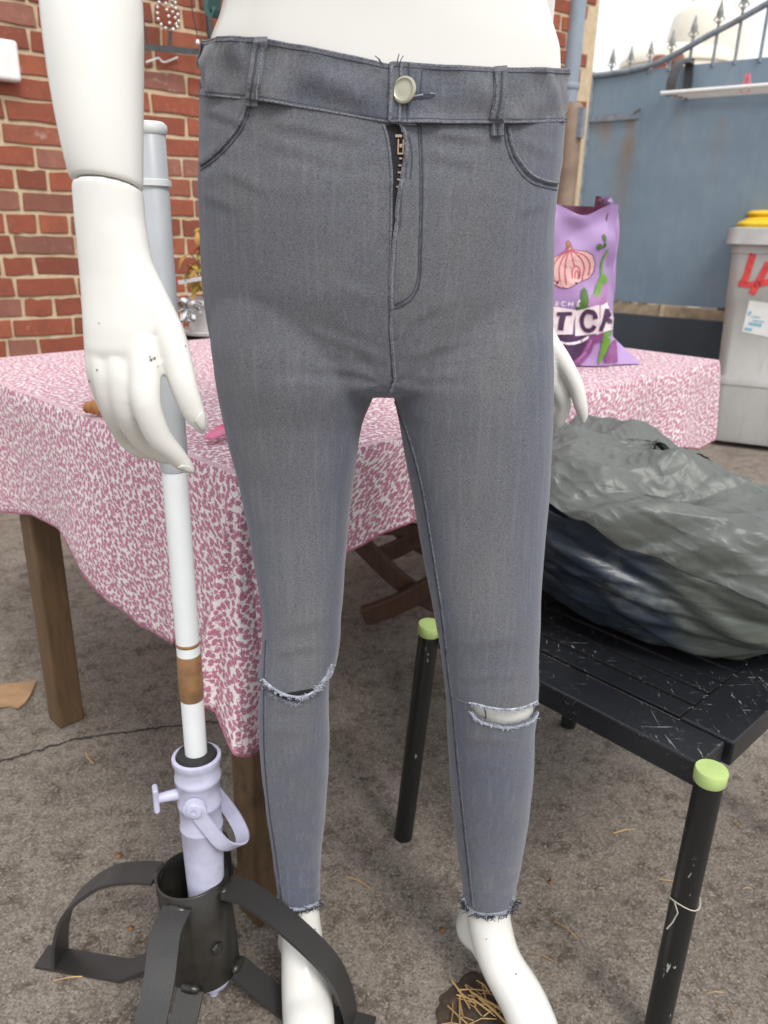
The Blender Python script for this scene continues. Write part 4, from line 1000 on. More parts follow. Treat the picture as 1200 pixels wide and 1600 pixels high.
if bp is not None:
    nb_ = (bp - BC_); nb_ = (nb_ - axs * nb_.dot(axs)).normalized(); obj('bolt', lathe(bp - nb_ * .002, [(.009, 0), (.009, .006), (.006, .008), (.001, .008)], 6, nb_), MATS['tube_iron'], ist, smooth=False)

# ================================================================== folding chair under the table
fc = thing('folding_chair', 'dark brown wooden folding chair with crossed legs under the table', 'chair', (.08, 1.95, 0))
for dy in (0, .38):
    la = [(-.24, 1.90 + dy, .41), (-.15, 1.90 + dy, .325), (-.066, 1.9 + dy, .237), (.04, 1.9 + dy, .13), (.14, 1.9 + dy, .06), (.24, 1.9 + dy, .022)]
    lb = [(-.05, 1.865 + dy, .03), (.05, 1.865 + dy, .075), (.15, 1.865 + dy, .145), (.29, 1.865 + dy, .29), (.37, 1.865 + dy, .41)]
    o = obj('leg', bar(smoothpath(la, 5), .05, .026, (0.6, 0, 1)), MATS['chair_wood'], fc, smooth=False); bevel(o, .006)
    o = obj('leg', bar(smoothpath(lb, 5), .058, .026, (-.6, 0, 1)), MATS['chair_wood'], fc, smooth=False); bevel(o, .008)
for q in ((-.1, .285), (.2, .2)): obj('stretcher', cyl((q[0], 1.86, q[1]), (q[0], 2.3, q[1]), .013, n=12), MATS['chair_wood'], fc)
o = obj('front_rail', bar(smoothpath([(-.02, 1.9, .272), (.06, 1.9, .275), (.14, 1.9, .265), (.3, 1.9, .24)], 4), .03, .02, (0, 0, 1)), MATS['chair_wood'], fc, smooth=False)
for k in range(7): o = obj('slat', box((-.18 + .082 * k, 2.08, .425), (.06, .5, .018)), MATS['chair_wood'], fc, smooth=False); bevel(o, .004)
# ================================================================== cardboard scrap
cbp = [(-70, 1075), (0, 1069), (57, 1063), (49, 1082), (40, 1097), (29, 1105), (14, 1102), (0, 1103), (-60, 1108)]
top = [atZ(x, y, .006 + .003 * (i % 2)) for i, (x, y) in enumerate(cbp)]; nn = len(top)
bot = [p - Vector((0, 0, .004)) for p in top]
tag(obj('cardboard_scrap', (top + bot, [tuple(range(nn))[::-1], tuple(range(nn, 2 * nn))] + [(i, (i + 1) % nn, nn + (i + 1) % nn, nn + i) for i in range(nn)]), MATS['cardboard'], smooth=False), 'torn piece of brown cardboard lying on the concrete', 'cardboard')
fixn(bpy.data.objects['cardboard_scrap'])
# ================================================================== plant by the wall
PY = 2.6; pc = atY(332, 525, PY)
ps = thing('plant_stand', 'dark wooden plant stand behind the table by the wall', 'plant stand', (pc.x, PY, 0)); zs0 = pc.z
o = obj('top', box((pc.x, PY, zs0 - .015), (.3, .3, .026)), MATS['chair_wood'], ps, smooth=False); bevel(o, .004)
for sx in (-.12, .12):
    for sy in (-.12, .12): obj('leg', box((pc.x + sx, PY + sy, (zs0 - .028) / 2), (.03, .03, zs0 - .028)), MATS['chair_wood'], ps, smooth=False)
pp = thing('potted_plant', 'yellowing potted plant in a white planter on a stand', 'potted plant', (pc.x, PY, zs0))
obj('saucer', lathe((pc.x, PY, zs0), [(.06, 0), (.105, .012), (.108, .022), (.1, .024), (.06, .012), (.001, .012)], 28), MATS['pot_white'], pp)
obj('pot', lathe((pc.x, PY, zs0 + .014), [(.062, 0), (.07, .01), (.088, .09), (.095, .092), (.096, .105), (.088, .106), (.086, .095), (.001, .09)], 28), MATS['pot_white'], pp)
rp2 = random.Random(8)
def leaf(P, d, ln, wd, up=Vector((0, 0, 1))):
    d = d.normalized(); s = d.cross(up).normalized() if abs(d.dot(up)) < .95 else Vector((1, 0, 0)); nrm = s.cross(d); V = []
    for t, w_, c_ in ((0, .1, 0), (.3, .85, .05), (.6, 1, .04), (.85, .55, -.03), (1, .05, -.12)):
        m_ = P + d * ln * t + nrm * c_ * ln; V += [m_ - s * wd * w_ + nrm * wd * .25 * w_, m_, m_ + s * wd * w_ + nrm * wd * .25 * w_]
    F = []
    for k in range(4):
        for j in range(2): a = 3 * k + j; F.append((a, a + 1, a + 4, a + 3))
    return V, F
for k in range(22):
    a = rp2.uniform(0, 6.28); h = rp2.uniform(.05, .24); r_ = rp2.uniform(.02, .12); b0 = Vector((pc.x, PY, zs0 + .1)); tip = b0 + Vector((math.cos(a) * r_, math.sin(a) * r_, h))
    obj('stem', tube(smoothpath([b0, lerp(b0, tip, .5) + Vector((0, 0, .03)), tip], 3), .0022, 5), MATS['stem_brown'], pp)
    for q in range(3):
        t = .45 + .27 * q; P = lerp(b0, tip, t) + Vector((0, 0, .03 * (1 - abs(2 * t - 1))))
        obj('leaf', leaf(P, Vector((rp2.uniform(-1, 1), rp2.uniform(-1, 1), rp2.uniform(-.9, .6))), rp2.uniform(.04, .08), rp2.uniform(.009, .017)), MATS[rp2.choice(('leaf_yellow', 'leaf_yellow', 'leaf_tan'))], pp)
q = atY(293, 438, PY - .06); o = obj('plant_label', bar([q + Vector((-.03, 0, -.008)), q + Vector((.07, 0, .012))], .012, .002, (0, -.4, 1)), MATS['box_white'], pp)
bw = atY(292, 482, PY - .12); sbw = thing('foil_bow', 'shiny silver foil bow tied on the plant pot', 'bow', bw)
for k in range(11):
    a = k * 2.399; d = Vector((math.cos(a) * 1.2, -.35 + .3 * math.sin(k * 1.7), math.sin(a) * .8)).normalized(); sdv = d.cross(Vector((.3, 1, .2))).normalized(); ln = rp2.uniform(.035, .06)
    lp_ = [bw, bw + d * ln * .6 + sdv * .015, bw + d * ln, bw + d * ln * .6 - sdv * .015, bw]
    obj('loop', bar(smoothpath(lp_, 4), .014, .0008, d.cross(sdv)), MATS['silver_foil'], sbw)
tl = atY(284, 505, PY - .12); obj('tail', bar(smoothpath([bw, lerp(bw, tl, .6) + Vector((0, -.01, 0)), tl], 3), .016, .0008, (1, 0, .6)), MATS['box_white'], sbw)
# ---- materials
n = N('mannequin_white'); n.set(color=n.mix(n.ramp(n.noise(5, 3), [(.3, 0), (.7, 1)]), (0.68, 0.672, 0.632), (0.73, 0.722, 0.685)), rough=.25, spec=.5)
sp1 = n.ramp(n.vor(70), [(.035, 1), (.05, 0)])
n = N('denim')
tw = n.noise(1, 2, .6, n.co('Object', (520, 520, 1300), (0, R(24), 0)))            # slubby yarns
tw2 = n.noise(1, 3, .7, n.co('Object', (1500, 1500, 420), (0, R(-12), 0)))
fz = n.noise(650, 3, .7)
grain = n.math('ADD', n.math('MULTIPLY', tw, .5), n.math('ADD', n.math('MULTIPLY', tw2, .35), n.math('MULTIPLY', fz, .35)))
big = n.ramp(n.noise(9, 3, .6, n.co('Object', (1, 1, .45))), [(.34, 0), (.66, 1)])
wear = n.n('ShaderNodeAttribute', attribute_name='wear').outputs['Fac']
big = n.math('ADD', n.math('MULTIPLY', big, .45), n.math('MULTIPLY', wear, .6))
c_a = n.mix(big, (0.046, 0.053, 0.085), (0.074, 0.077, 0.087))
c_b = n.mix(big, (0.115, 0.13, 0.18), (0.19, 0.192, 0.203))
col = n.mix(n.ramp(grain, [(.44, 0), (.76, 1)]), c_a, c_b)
st_ = n.noise(1, 2, .5, n.co('Object', (240, 240, 6)))
col = n.mix(n.ramp(st_, [(.5, 0), (.75, .3)]), col, (0.2, 0.205, 0.23))
n.set(color=col, rough=.88, spec=.15, sheen=.28, sheenr=.5)
b1 = n.bump(grain, .55, .0011)
n = N('denim_dark'); n.set(color=n.mix(n.noise(500, 3), (0.036, 0.041, 0.06), (0.075, 0.082, 0.108)), rough=.9)
n = N('denim_edge'); n.set(color=n.mix(n.ramp(n.noise(700, 3), [(.4, 0), (.6, 1)]), (0.085, 0.092, 0.118), (0.2, 0.206, 0.23)), rough=.9)
plain('fray', (0.36, 0.38, 0.44), .9, var=.35, sc=200)
plain('fray_dark', (0.03, 0.034, 0.05), .9, var=.3, sc=200)
n = N('button_metal'); n.set(color=n.mix(n.noise(60, 3), (.4, .39, .3), (.52, .5, .4)), rough=.35, metal=.75)
n = N('zip_metal'); n.set(color=(.5, .36, .26), rough=.3, metal=.9)
plain('chip_grey', (.16, .15, .13), .8)

# ---- body sections from the silhouette (photo pixels: row, left, right)
YB = .80
PEL = [(-20, 350, 858), (0, 345, 862), (40, 335, 874), (70, 322, 884), (110, 313, 886), (150, 312, 886), (200, 311, 884), (250, 311, 879), (300, 311, 872), (350, 312, 868), (400, 314, 868), (450, 317, 867), (500, 322, 866), (550, 330, 866), (590, 340, 865)]
LEGL = [(440, 330, 604), (480, 330, 604), (540, 330, 602), (590, 337, 596), (622, 343, 582), (650, 349, 570), (680, 355, 563), (740, 370, 555), (810, 385, 546), (880, 397, 540), (940, 408, 537), (990, 410, 530), (1030, 409, 521), (1060, 408, 516), (1085, 405, 514), (1110, 402, 514), (1150, 405, 516), (1210, 410, 514), (1270, 417, 509), (1330, 425, 503), (1380, 431, 500), (1410, 434, 500), (1440, 440, 498)]
LEGR = [(440, 596, 862), (480, 596, 862), (540, 598, 864), (590, 603, 865), (622, 613, 865), (660, 622, 864), (720, 632, 861), (800, 646, 855), (870, 659, 849), (940, 673, 845), (1000, 684, 843), (1060, 692, 842), (1100, 696, 840), (1130, 698, 836), (1170, 699, 835), (1220, 701, 832), (1270, 706, 827), (1340, 715, 815), (1380, 721, 808), (1420, 727, 802), (1445, 730, 799)]
YP = [(-20, .815), (100, .81), (300, .81), (600, .815)]
YL = [(440, .805), (622, .80), (800, .79), (940, .775), (1060, .775), (1200, .80), (1320, .815), (1440, .812)]
YR = [(440, .805), (622, .80), (800, .79), (940, .775), (1060, .775), (1200, .80), (1320, .815), (1445, .812)]
DP = [(-20, .098), (60, .094), (130, .093), (220, .100), (320, .107), (450, .104), (530, .094), (590, .082)]
def sect(row, l, r, Y, depth=None, ratio=.95, grow=0.0, nn=44, ex=2.25):
    a, b = atY(l, row, Y), atY(r, row, Y); c = (a + b) / 2; hw = (b - a).length / 2 * .988 + grow; hd = (depth if depth else hw * ratio) + grow
    out = []
    for k in range(nn):
        t = 2 * math.pi * k / nn; cs, sn = math.cos(t), math.sin(t)
        out.append(Vector((c.x + hw * math.copysign(abs(cs) ** (2 / ex), cs), c.y + hd * math.copysign(abs(sn) ** (2 / ex), sn), c.z)))
    return out
def lofts(grow, pel_top=0):
    g = []
    rows = [q for q in PEL if q[0] >= pel_top]
    rg_ = [sect(r, l, x, interp(YP, r), interp(DP, r), grow=grow) for r, l, x in rows]
    last = sect(606, 420, 790, .815, .055, grow=grow); g.append(loft(rg_ + [last]))
    for tab, yy in ((LEGL, YL), (LEGR, YR)):
        g.append(loft([sect(r, l, x, interp(yy, r), None, interp([(440, .90), (622, .98), (940, .97), (1060, 1.0), (1200, 1.12), (1330, 1.0), (1440, .95)], r), grow, 36, 2.1) for r, l, x in tab]))
    return g
def foot(pts, heel):
    P = [a for a, r in pts]; rr = [r for a, r in pts]
    return [chain(P, rr, 16, 5), chain([P[0], heel[0]], [rr[0] * .9, heel[1]], 14, 4), chain([heel[0], P[-2]], [heel[1] * .8, .018], 12, 4)]
# ---- mannequin body
man = thing('mannequin', 'glossy white shop mannequin wearing tight grey jeans', 'mannequin', (0, .80, 0))
SHR = -.0045
g = lofts(SHR, -20)
# torso above the waist (world rings)
def wring(x, y, z, hw, hd, nn=44): return [Vector((x + hw * math.cos(2 * math.pi * k / nn), y + hd * math.sin(2 * math.pi * k / nn), z)) for k in range(nn)]
t0 = sect(10, 343, 864, .814, .096, grow=SHR); c0 = sum(t0, Vector()) / len(t0)
g.append(loft([sect(70, 322, 884, .811, .09, grow=SHR - .004), t0, wring(c0.x + .002, .82, 1.27, .132, .092), wring(c0.x + .002, .825, 1.34, .138, .10), wring(c0.x + .002, .825, 1.41, .146, .112), wring(c0.x, .83, 1.47, .152, .105), wring(c0.x, .84, 1.54, .168, .085), wring(c0.x, .845, 1.575, .13, .065), wring(c0.x, .845, 1.60, .065, .055), wring(c0.x, .84, 1.66, .052, .052), wring(c0.x, .838, 1.68, .045, .045)]))
def q3(x, y, Y, r): P = atY(x, y, Y); return (P, pxm(r, P))
def q0(x, y, z, r): P = atZ(x, y, z); return (P, r)
g += foot([q3(468, 1395, .814, 27), q3(470, 1440, .806, 31), q3(474, 1500, .782, 35), q3(480, 1565, .745, 40), q0(484, 1615, .034, .033), q0(488, 1660, .024, .024), q0(490, 1695, .017, .015)], q3(463, 1470, .855, 30))
g += foot([q3(765, 1395, .814, 31), q3(765, 1440, .806, 34), q3(781, 1500, .782, 34), q3(815, 1560, .747, 37), q0(838, 1615, .034, .032), q0(860, 1655, .024, .024), q0(876, 1688, .017, .015)], q3(747, 1448, .842, 36))
bodyg = remesh(cat(*g), .0042, 5, .5)
body = obj('body', bodyg, MATS['mannequin_white'], man)
# ---- arms
def px_ring(row, l, r, Y, hd, nn=32): return sect(row, l, r, Y, hd, nn=nn, ex=2.0)
def tilt(ring, k=.26, kx=-.05):
    c = sum(ring, Vector()) / len(ring); return [p + Vector((0, 0, (c.y - p.y) * k + (p.x - c.x) * kx)) for p in ring]
fa = [tilt(px_ring(291, 114.5, 221, .602, .0255)), tilt(px_ring(287, 112.5, 222, .602, .0265)), px_ring(250, 103.5, 222, .604, .029), px_ring(200, 93.5, 222, .608, .033), px_ring(130, 81, 222, .615, .037), px_ring(60, 72.5, 222, .622, .040), px_ring(0, 66.5, 221, .630, .041), px_ring(-60, 66, 216, .64, .040)]
el = atY(140, -130, .66); fa.append([el + (p - sum(fa[-1], Vector()) / 32) * .95 for p in fa[-1]])
sh = Vector((c0.x - .185, .845, 1.535))
ug = remesh(cat(chain([el + Vector((0, 0, -.01)), lerp(el, sh, .5) + Vector((-.015, 0, 0)), sh], [.036, .042, .05], 20, 5)), .004, 4)
fo = fixn(obj('forearm', loft(fa), MATS['mannequin_white'], man)); m = fo.modifiers.new('s', 'SUBSURF'); m.levels = 1; m.render_levels = 2
obj('upper_arm', ug, MATS['mannequin_white'], man)
obj('wrist_plug', loft([tilt(px_ring(310, 124, 214, .600, .021)), tilt(px_ring(275, 122, 214, .601, .021))]), MATS['chip_grey'], man)
# hand: palm rings + finger chains, blended
pal = [tilt(px_ring(292.5, 117, 221.5, .600, .0245)), tilt(px_ring(296, 115.5, 222.5, .600, .0255)), px_ring(340, 118, 226, .597, .0235), px_ring(390, 122, 234, .593, .021), px_ring(430, 125, 245, .590, .0195), px_ring(468, 127.5, 253, .586, .018), px_ring(510, 129.5, 254, .582, .017), px_ring(545, 131.5, 252, .579, .0155), px_ring(572, 136, 246, .580, .0125), px_ring(595, 148, 238, .583, .008)]
def fing(L, n=14): return chain([atY(x, y, Y) for x, y, Y, r in L], [pxm(r, atY(x, y, Y)) for x, y, Y, r in L], n, 5)
hand = [loft(pal),
        fing([(222, 535, .576, 23), (226, 585, .569, 25.5), (229, 632, .563, 23), (247, 680, .568, 20.5), (270, 707, .577, 17), (289, 727, .586, 12.5), (297, 734, .590, 8)]),
        fing([(186, 545, .577, 23), (190, 590, .572, 24.5), (199, 640, .574, 22.5), (222, 684, .590, 19.5), (246, 706, .600, 16), (262, 716, .606, 11)]),
        fing([(160, 545, .578, 21), (165, 592, .574, 21), (178, 640, .581, 19.5), (197, 680, .604, 17.5), (218, 702, .613, 14), (232, 709, .617, 10)]),
        fing([(148, 540, .579, 16), (151, 582, .578, 16), (164, 625, .590, 15), (181, 662, .616, 13.5), (196, 684, .624, 11), (205, 692, .628, 8)]),
        fing([(205, 400, .592, 26), (238, 470, .588, 27), (261, 520, .584, 27), (276, 562, .579, 24), (288, 606, .575, 21.5), (302, 643, .576, 18), (312, 662, .579, 13), (316, 672, .581, 7)])]
hg = remesh(cat(*hand), .0017, 10, .5)
ho = obj('hand', hg, MATS['mannequin_white'], man)
hb = mesh_bvh(ho)
def nail(px, off=.0006):
    g_ = decal(hb, px, off, 4); return g_
for nx in ([(304, 656), (309, 646), (315, 642), (319, 650), (319, 664), (317, 672), (311, 667)], [(277, 729), (284, 725), (294, 727), (302, 734), (301, 738), (291, 735)]):
    nl = obj('fingernail', nail(nx), MATS['mannequin_white'], ho); m = nl.modifiers.new('s', 'SOLIDIFY'); m.thickness = .0008; m.offset = 1
for (x, y, s) in ((236, 563, 3.5), (241, 560, 3), (152, 578, 2), (139, 596, 2), (289, 541, 1.8), (312, 667, 2), (246, 573, 1.5), (234, 558, 2.2), (155, 505, 1.2)):
    pol = [(x + s * math.cos(a) * random.uniform(.4, 1.1), y + s * 1.3 * math.sin(a) * random.uniform(.4, 1.1)) for a in [k * 1.05 for k in range(6)]]
    g_ = decal(hb, pol, .0005, 5)
    if g_[1]: obj('paint_chip', g_, MATS['chip_grey'], ho)
# other arm, hidden behind the hip, hand showing beside the thigh
sh2 = Vector((c0.x + .135, .91, 1.535)); w2 = atY(830, 470, .925); e2 = atY(815, 170, .95)
obj('upper_arm', remesh(chain([e2, lerp(e2, sh2, .5) + Vector((.0, .0, 0)), sh2], [.026, .032, .045], 20, 5), .004, 4), MATS['mannequin_white'], man)
obj('forearm', chain([w2, lerp(w2, e2, .5), e2], [.019, .022, .026], 22, 5), MATS['mannequin_white'], man)
def f2(L): return fing([(x, y, Y, r) for x, y, Y, r in L])
h2 = remesh(cat(f2([(832, 475, .925, 24), (838, 520, .922, 29), (848, 560, .918, 34), (850, 590, .916, 28)]),
        f2([(852, 535, .912, 20), (872, 556, .905, 16), (888, 580, .90, 13.5), (900, 605, .898, 12.5), (907, 632, .898, 11), (911, 650, .90, 8), (911, 657, .90, 5)]),
        f2([(858, 575, .915, 18), (872, 608, .912, 15.5), (880, 632, .915, 13), (874, 656, .92, 10), (868, 668, .925, 6)]),
        f2([(850, 585, .92, 17), (858, 620, .92, 15), (866, 645, .925, 12), (862, 668, .93, 8)]),
        f2([(840, 580, .925, 16), (846, 620, .93, 13), (852, 650, .935, 10)])), .0018, 3)
obj('hand', h2, MATS['mannequin_white'], man)
bb = mesh_bvh(body)
for (x, y, s) in ((806, 1522, 1.8), (492, 1452, 1.5), (760, 1467, 1.2)):
    g_ = decal(bb, [(x + s * math.cos(a), y + s * math.sin(a)) for a in [k * 1.05 for k in range(6)]], .0006, 5)
    if g_[1]: obj('paint_chip', g_, MATS['chip_grey'], body)

# ================================================================== jeans
jn = thing('skinny_jeans', 'grey skinny jeans with ripped knees and frayed hems on the mannequin', 'jeans', (0, .80, .12))
JV, JF = remesh(cat(*lofts(.0, 20)), .0034, 6, .5)
WT = [(300, 66), (318, 68), (345, 60), (410, 62), (500, 80), (560, 92), (606, 103)]                 # left top edge
WTR = [(606, 100), (625, 100), (700, 106), (800, 109), (900, 110)]
WBL = [(300, 146), (316, 148), (400, 156), (500, 172), (600, 190), (640, 195)]
WBR = [(606, 190), (640, 192), (700, 192), (800, 192), (900, 188)]
HEML = [(420, 1392), (432, 1402), (440, 1417), (460, 1424), (480, 1421), (498, 1412), (508, 1385), (515, 1370)]
HEMR = [(714, 1380), (722, 1396), (730, 1420), (745, 1430), (770, 1432), (795, 1425), (803, 1405), (812, 1385)]
me = bpy.data.meshes.new('legs'); me.from_pydata([tuple(v) for v in JV], [], JF); me.update()
bm = bmesh.new(); bm.from_mesh(me)
RIPR = [(733, 1101), (745, 1103), (765, 1108), (790, 1112), (812, 1110), (832, 1103), (842, 1100), (840, 1112), (832, 1122), (812, 1130), (790, 1133), (765, 1128), (745, 1121), (737, 1112)]
def inpoly(x, y, P):
    c = False
    for (a, b), (d, e) in zip(P, P[1:] + P[:1]):
        if (b > y) != (e > y) and x < (d - a) * (y - b) / (e - b) + a: c = not c
    return c
for it in range(2):       # finer mesh at the openings
    fs = []
    for f in bm.faces:
        c = f.calc_center_median()
        if c.y < .80:
            x, y = proj(c)
            if (725 < x < 850 and 1092 < y < 1142): fs.append(f)
    bmesh.ops.subdivide_edges(bm, edges=list({e for f in fs for e in f.edges}), cuts=1, use_grid_fill=True)
zback = lambda X: .20
dele = []
zw_l, zw_r = atY(318, 132, .8).z, atY(886, 172, .8).z
for f in bm.faces:
    c = f.calc_center_median(); x, y = proj(c)
    if c.z > 1.0:
        zc = lerp(zw_l, zw_r, max(0, min(1, (c.x + .17) / .33)))
        if c.y < .79:
            if y < (interp(WBL, x) if x < 606 else interp(WBR, x)) - 9: dele.append(f)
        elif c.z > zc: dele.append(f)
    elif c.z < .30:
        hm = interp(HEML, x) if x < 610 else interp(HEMR, x)
        if c.y > .815: hm -= 26
        if y > hm + 2.5 * noise.noise(c * 400): dele.append(f)
    elif c.y < .79 and inpoly(x, y, RIPR) and x > 600: dele.append(f)
bmesh.ops.delete(bm, geom=dele, context='FACES')
bmesh.ops.delete(bm, geom=[v for v in bm.verts if not v.link_faces], context='VERTS')
# folds, knee overhang, small wrinkles
KNL = [(395, 1062), (412, 1064), (425, 1076), (440, 1085), (455, 1090), (470, 1091), (485, 1086), (500, 1074), (510, 1058), (518, 1040), (530, 1030)]
CREASE = [(602, 560, 470, 512, .0008, 7), (606, 588, 480, 572, .0009, 7), (595, 604, 400, 598, .0008, 8), (627, 560, 750, 522, .0008, 7), (628, 590, 740, 585, .0010, 7),
          (318, 168, 392, 196, .0014, 6), (410, 186, 590, 222, .0013, 7), (400, 215, 560, 262, .0010, 8), (668, 206, 775, 218, .0016, 7), (665, 236, 760, 262, .0011, 8), (800, 215, 872, 240, .0012, 7),
          (345, 262, 420, 300, .001, 8), (316, 300, 380, 330, .001, 8), (805, 330, 866, 315, .001, 8), (420, 1105, 508, 1112, .0011, 6), (412, 1135, 500, 1150, .0009, 7), (420, 1020, 515, 1006, .0012, 7), (425, 985, 530, 962, .0009, 8),
          (700, 1060, 838, 1050, .0010, 7), (690, 1010, 840, 990, .0009, 9), (705, 1150, 830, 1160, .0011, 7), (705, 1190, 825, 1205, .0009, 8), (428, 1345, 500, 1352, .0013, 6), (432, 1378, 500, 1384, .0014, 5), (425, 1300, 505, 1310, .001, 7),
          (722, 1350, 812, 1356, .0013, 6), (728, 1385, 806, 1392, .0014, 5), (716, 1305, 818, 1316, .001, 7), (612, 640, 660, 700, .001, 8), (640, 500, 700, 470, .0010, 8), (585, 470, 520, 440, .0009, 9)]
def groove(pl, A_, sg_):
    for k, ((a, b), (c, e)) in enumerate(zip(pl, pl[1:])): CREASE.append((a, b, c, e, A_ * (1.3 if k % 2 else .5), sg_))
groove(densify([(393, 158), (389, 178), (376, 206), (352, 236), (330, 255), (314, 266)], 14), -.0011, 6)
groove(densify([(787, 202), (792, 230), (804, 258), (824, 282), (846, 292), (870, 297)], 14), -.0011, 6)
groove(densify([(658, 200), (660, 260), (660, 320), (658, 400), (656, 438), (646, 464), (631, 476), (614, 483)], 13), -.0009, 6)
groove(densify([(611, 490), (613, 540), (615, 570), (613, 605)], 11), -.0010, 5)
groove(densify([(645, 712), (658, 765), (669, 830), (681, 905), (691, 975), (699, 1050), (706, 1105), (713, 1185), (721, 1265), (729, 1340), (737, 1410)], 16), -.0009, 5)
bm.normal_update()
mv = []
for v in bm.verts:
    x, y = proj(v.co); d = 0.0; front = v.normal.dot((CAM - v.co).normalized())
    if v.co.z < .62 and x < 610 and v.co.y < .84:
        ky = interp(KNL, x)
        if -70 < y - ky <= 0: d += .0045 * sstep(-70, -4, y - ky)
        elif 0 < y - ky < 30: d -= .0016 * (1 - (y - ky) / 30)
    w_ = noise.noise(Vector((v.co.x * 12, v.co.y * 12, v.co.z * 22))); d += .0010 * w_
    d += .0016 * math.exp(-((v.co.z - .13 - .04) / .05) ** 2) * noise.noise(Vector((v.co.x * 20, v.co.y * 20, v.co.z * 60)))
    # drag lines at the crotch
    px_, py_ = x - 600, y - 600
    rr = math.hypot(px_, py_)
    if rr < 230 and front > 0 and py_ < 60: d += .0008 * math.exp(-rr / 90) * math.sin(math.atan2(py_, px_) * 9 + .01 * rr)
    # creases below the waistband
    if 195 < y < 330 and front > 0: d += .0012 * noise.noise(Vector((x * .012, y * .035, 5))) * (1 - abs(y - 250) / 90)
    # zip opening: left front sinks, placket stands up
    if front > 0 and 188 < y < 470:
        ex_ = interp([(190, 625), (235, 636), (300, 627), (400, 617), (480, 611)], y)
        if 0 < x - ex_ < 40: d += .0022 * (1 - ((x - ex_) / 40)) * sstep(480, 420, y)
        if -18 < x - ex_ <= 0: d -= .0022 * sstep(470, 330, y)
    if front > .1:
        for (ax_, ay_, bx_, by_, A_, sg_) in CREASE:
            if min(ax_, bx_) - 25 < x < max(ax_, bx_) + 25 and min(ay_, by_) - 25 < y < max(ay_, by_) + 25:
                lx, ly = bx_ - ax_, by_ - ay_; L2 = lx * lx + ly * ly; tt = ((x - ax_) * lx + (y - ay_) * ly) / L2; dd = (lx * (y - ay_) - ly * (x - ax_)) / math.sqrt(L2)
                if -.1 < tt < 1.1: d += A_ * sstep(-.1, .3, tt) * sstep(1.1, .6, tt) * (math.exp(-(dd / sg_) ** 2) - .6 * math.exp(-((dd - 2.0 * sg_) / sg_) ** 2))
    mv.append((v, v.normal * d))
for v, d in mv: v.co += d
bm.to_mesh(me); bm.free()
V = [v.co.copy() for v in me.vertices]; F = [tuple(p.vertices) for p in me.polygons]; bpy.data.meshes.remove(me)
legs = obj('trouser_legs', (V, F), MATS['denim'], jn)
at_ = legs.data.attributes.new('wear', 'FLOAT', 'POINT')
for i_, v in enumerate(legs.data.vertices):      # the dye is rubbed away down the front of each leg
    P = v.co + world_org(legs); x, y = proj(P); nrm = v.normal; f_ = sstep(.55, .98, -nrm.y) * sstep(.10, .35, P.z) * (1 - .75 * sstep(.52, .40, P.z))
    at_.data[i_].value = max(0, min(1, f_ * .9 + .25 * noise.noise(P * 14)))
legs.data.materials.append(MATS['denim_dark'])
m = legs.modifiers.new('s', 'SOLIDIFY'); m.thickness = .0016; m.offset = -1; m.material_offset = 1; m.material_offset_rim = 0
jb = mesh_bvh(legs)
# ---- waistband (analytic on the pelvis sections)
PRINGS = [(sect(r, l + 6, x - 6, interp(YP, r), interp(DP, r), grow=-.0012, nn=96)) for r, l, x in PEL]
def pel_pt(th, z):
    k = th / (2 * math.pi) * 96; j = int(k) % 96; f_ = k - int(k)
    for a, b in zip(PRINGS, PRINGS[1:]):
        if b[0].z <= z <= a[0].z:
            t = (a[0].z - z) / (a[0].z - b[0].z); pa = lerp(a[j], a[(j + 1) % 96], f_); pb = lerp(b[j], b[(j + 1) % 96], f_); return lerp(pa, pb, t)
    a = PRINGS[0] if z > PRINGS[0][0].z else PRINGS[-1]; p = lerp(a[j], a[(j + 1) % 96], f_); return Vector((p.x, p.y, z))
def zsolve(th, tab, z0):
    z = z0
    for _ in range(12):
        P = pel_pt(th, z); x, y = proj(P); z += pxm(y - interp(tab, x), P) * .9
    return z
def th_of_x(px, row, front=True):
    best = None
    for k in range(180, 361):
        P = pel_pt(R(k), atY(600, row, .72).z); x, y = proj(P)
        if best is None or abs(x - px) < best[0]: best = (abs(x - px), k)
    return R(best[1])
TH0 = th_of_x(612, 150); TH1 = th_of_x(650, 150)
zTl, zTr = zsolve(R(181), WT, 1.12), zsolve(R(359), WTR, 1.12)
zBl, zBr = zsolve(R(181), WBL, 1.08), zsolve(R(359), WBR, 1.08)
NWB = 190; bandpts = []
def band_z(th):
    a = th % (2 * math.pi)
    if math.pi <= a <= 2 * math.pi:
        return None
    t = a / math.pi
    return lerp(zTr, zTl, t) + .012 * math.sin(math.pi * t), lerp(zBr, zBl, t) + .012 * math.sin(math.pi * t)
def band(th_from, th_to, ttab, btab, cnt, off0, off1):
    out = []
    for k in range(cnt + 1):
        t = k / cnt; th = lerp(th_from, th_to, t); a = th % (2 * math.pi)
        bz = band_z(a)
        if bz is None: zt_b, zb_b = zsolve(a, ttab, 1.14), zsolve(a, btab, 1.08)
        else: zt_b, zb_b = bz
        out.append((a, zt_b, zb_b, lerp(off0, off1, t)))
    return out
bandS = band(TH0, 2 * math.pi, WTR, WBR, 90, .0042, .0034) + band(0, math.pi, WTR, WBR, 50, .0034, .003)[1:] + band(math.pi, TH1, WT, WBL, 110, .0030, .0020)[1:]
bandfold = trifold(14, 8, 14, 40, R(20), R(160), .22)
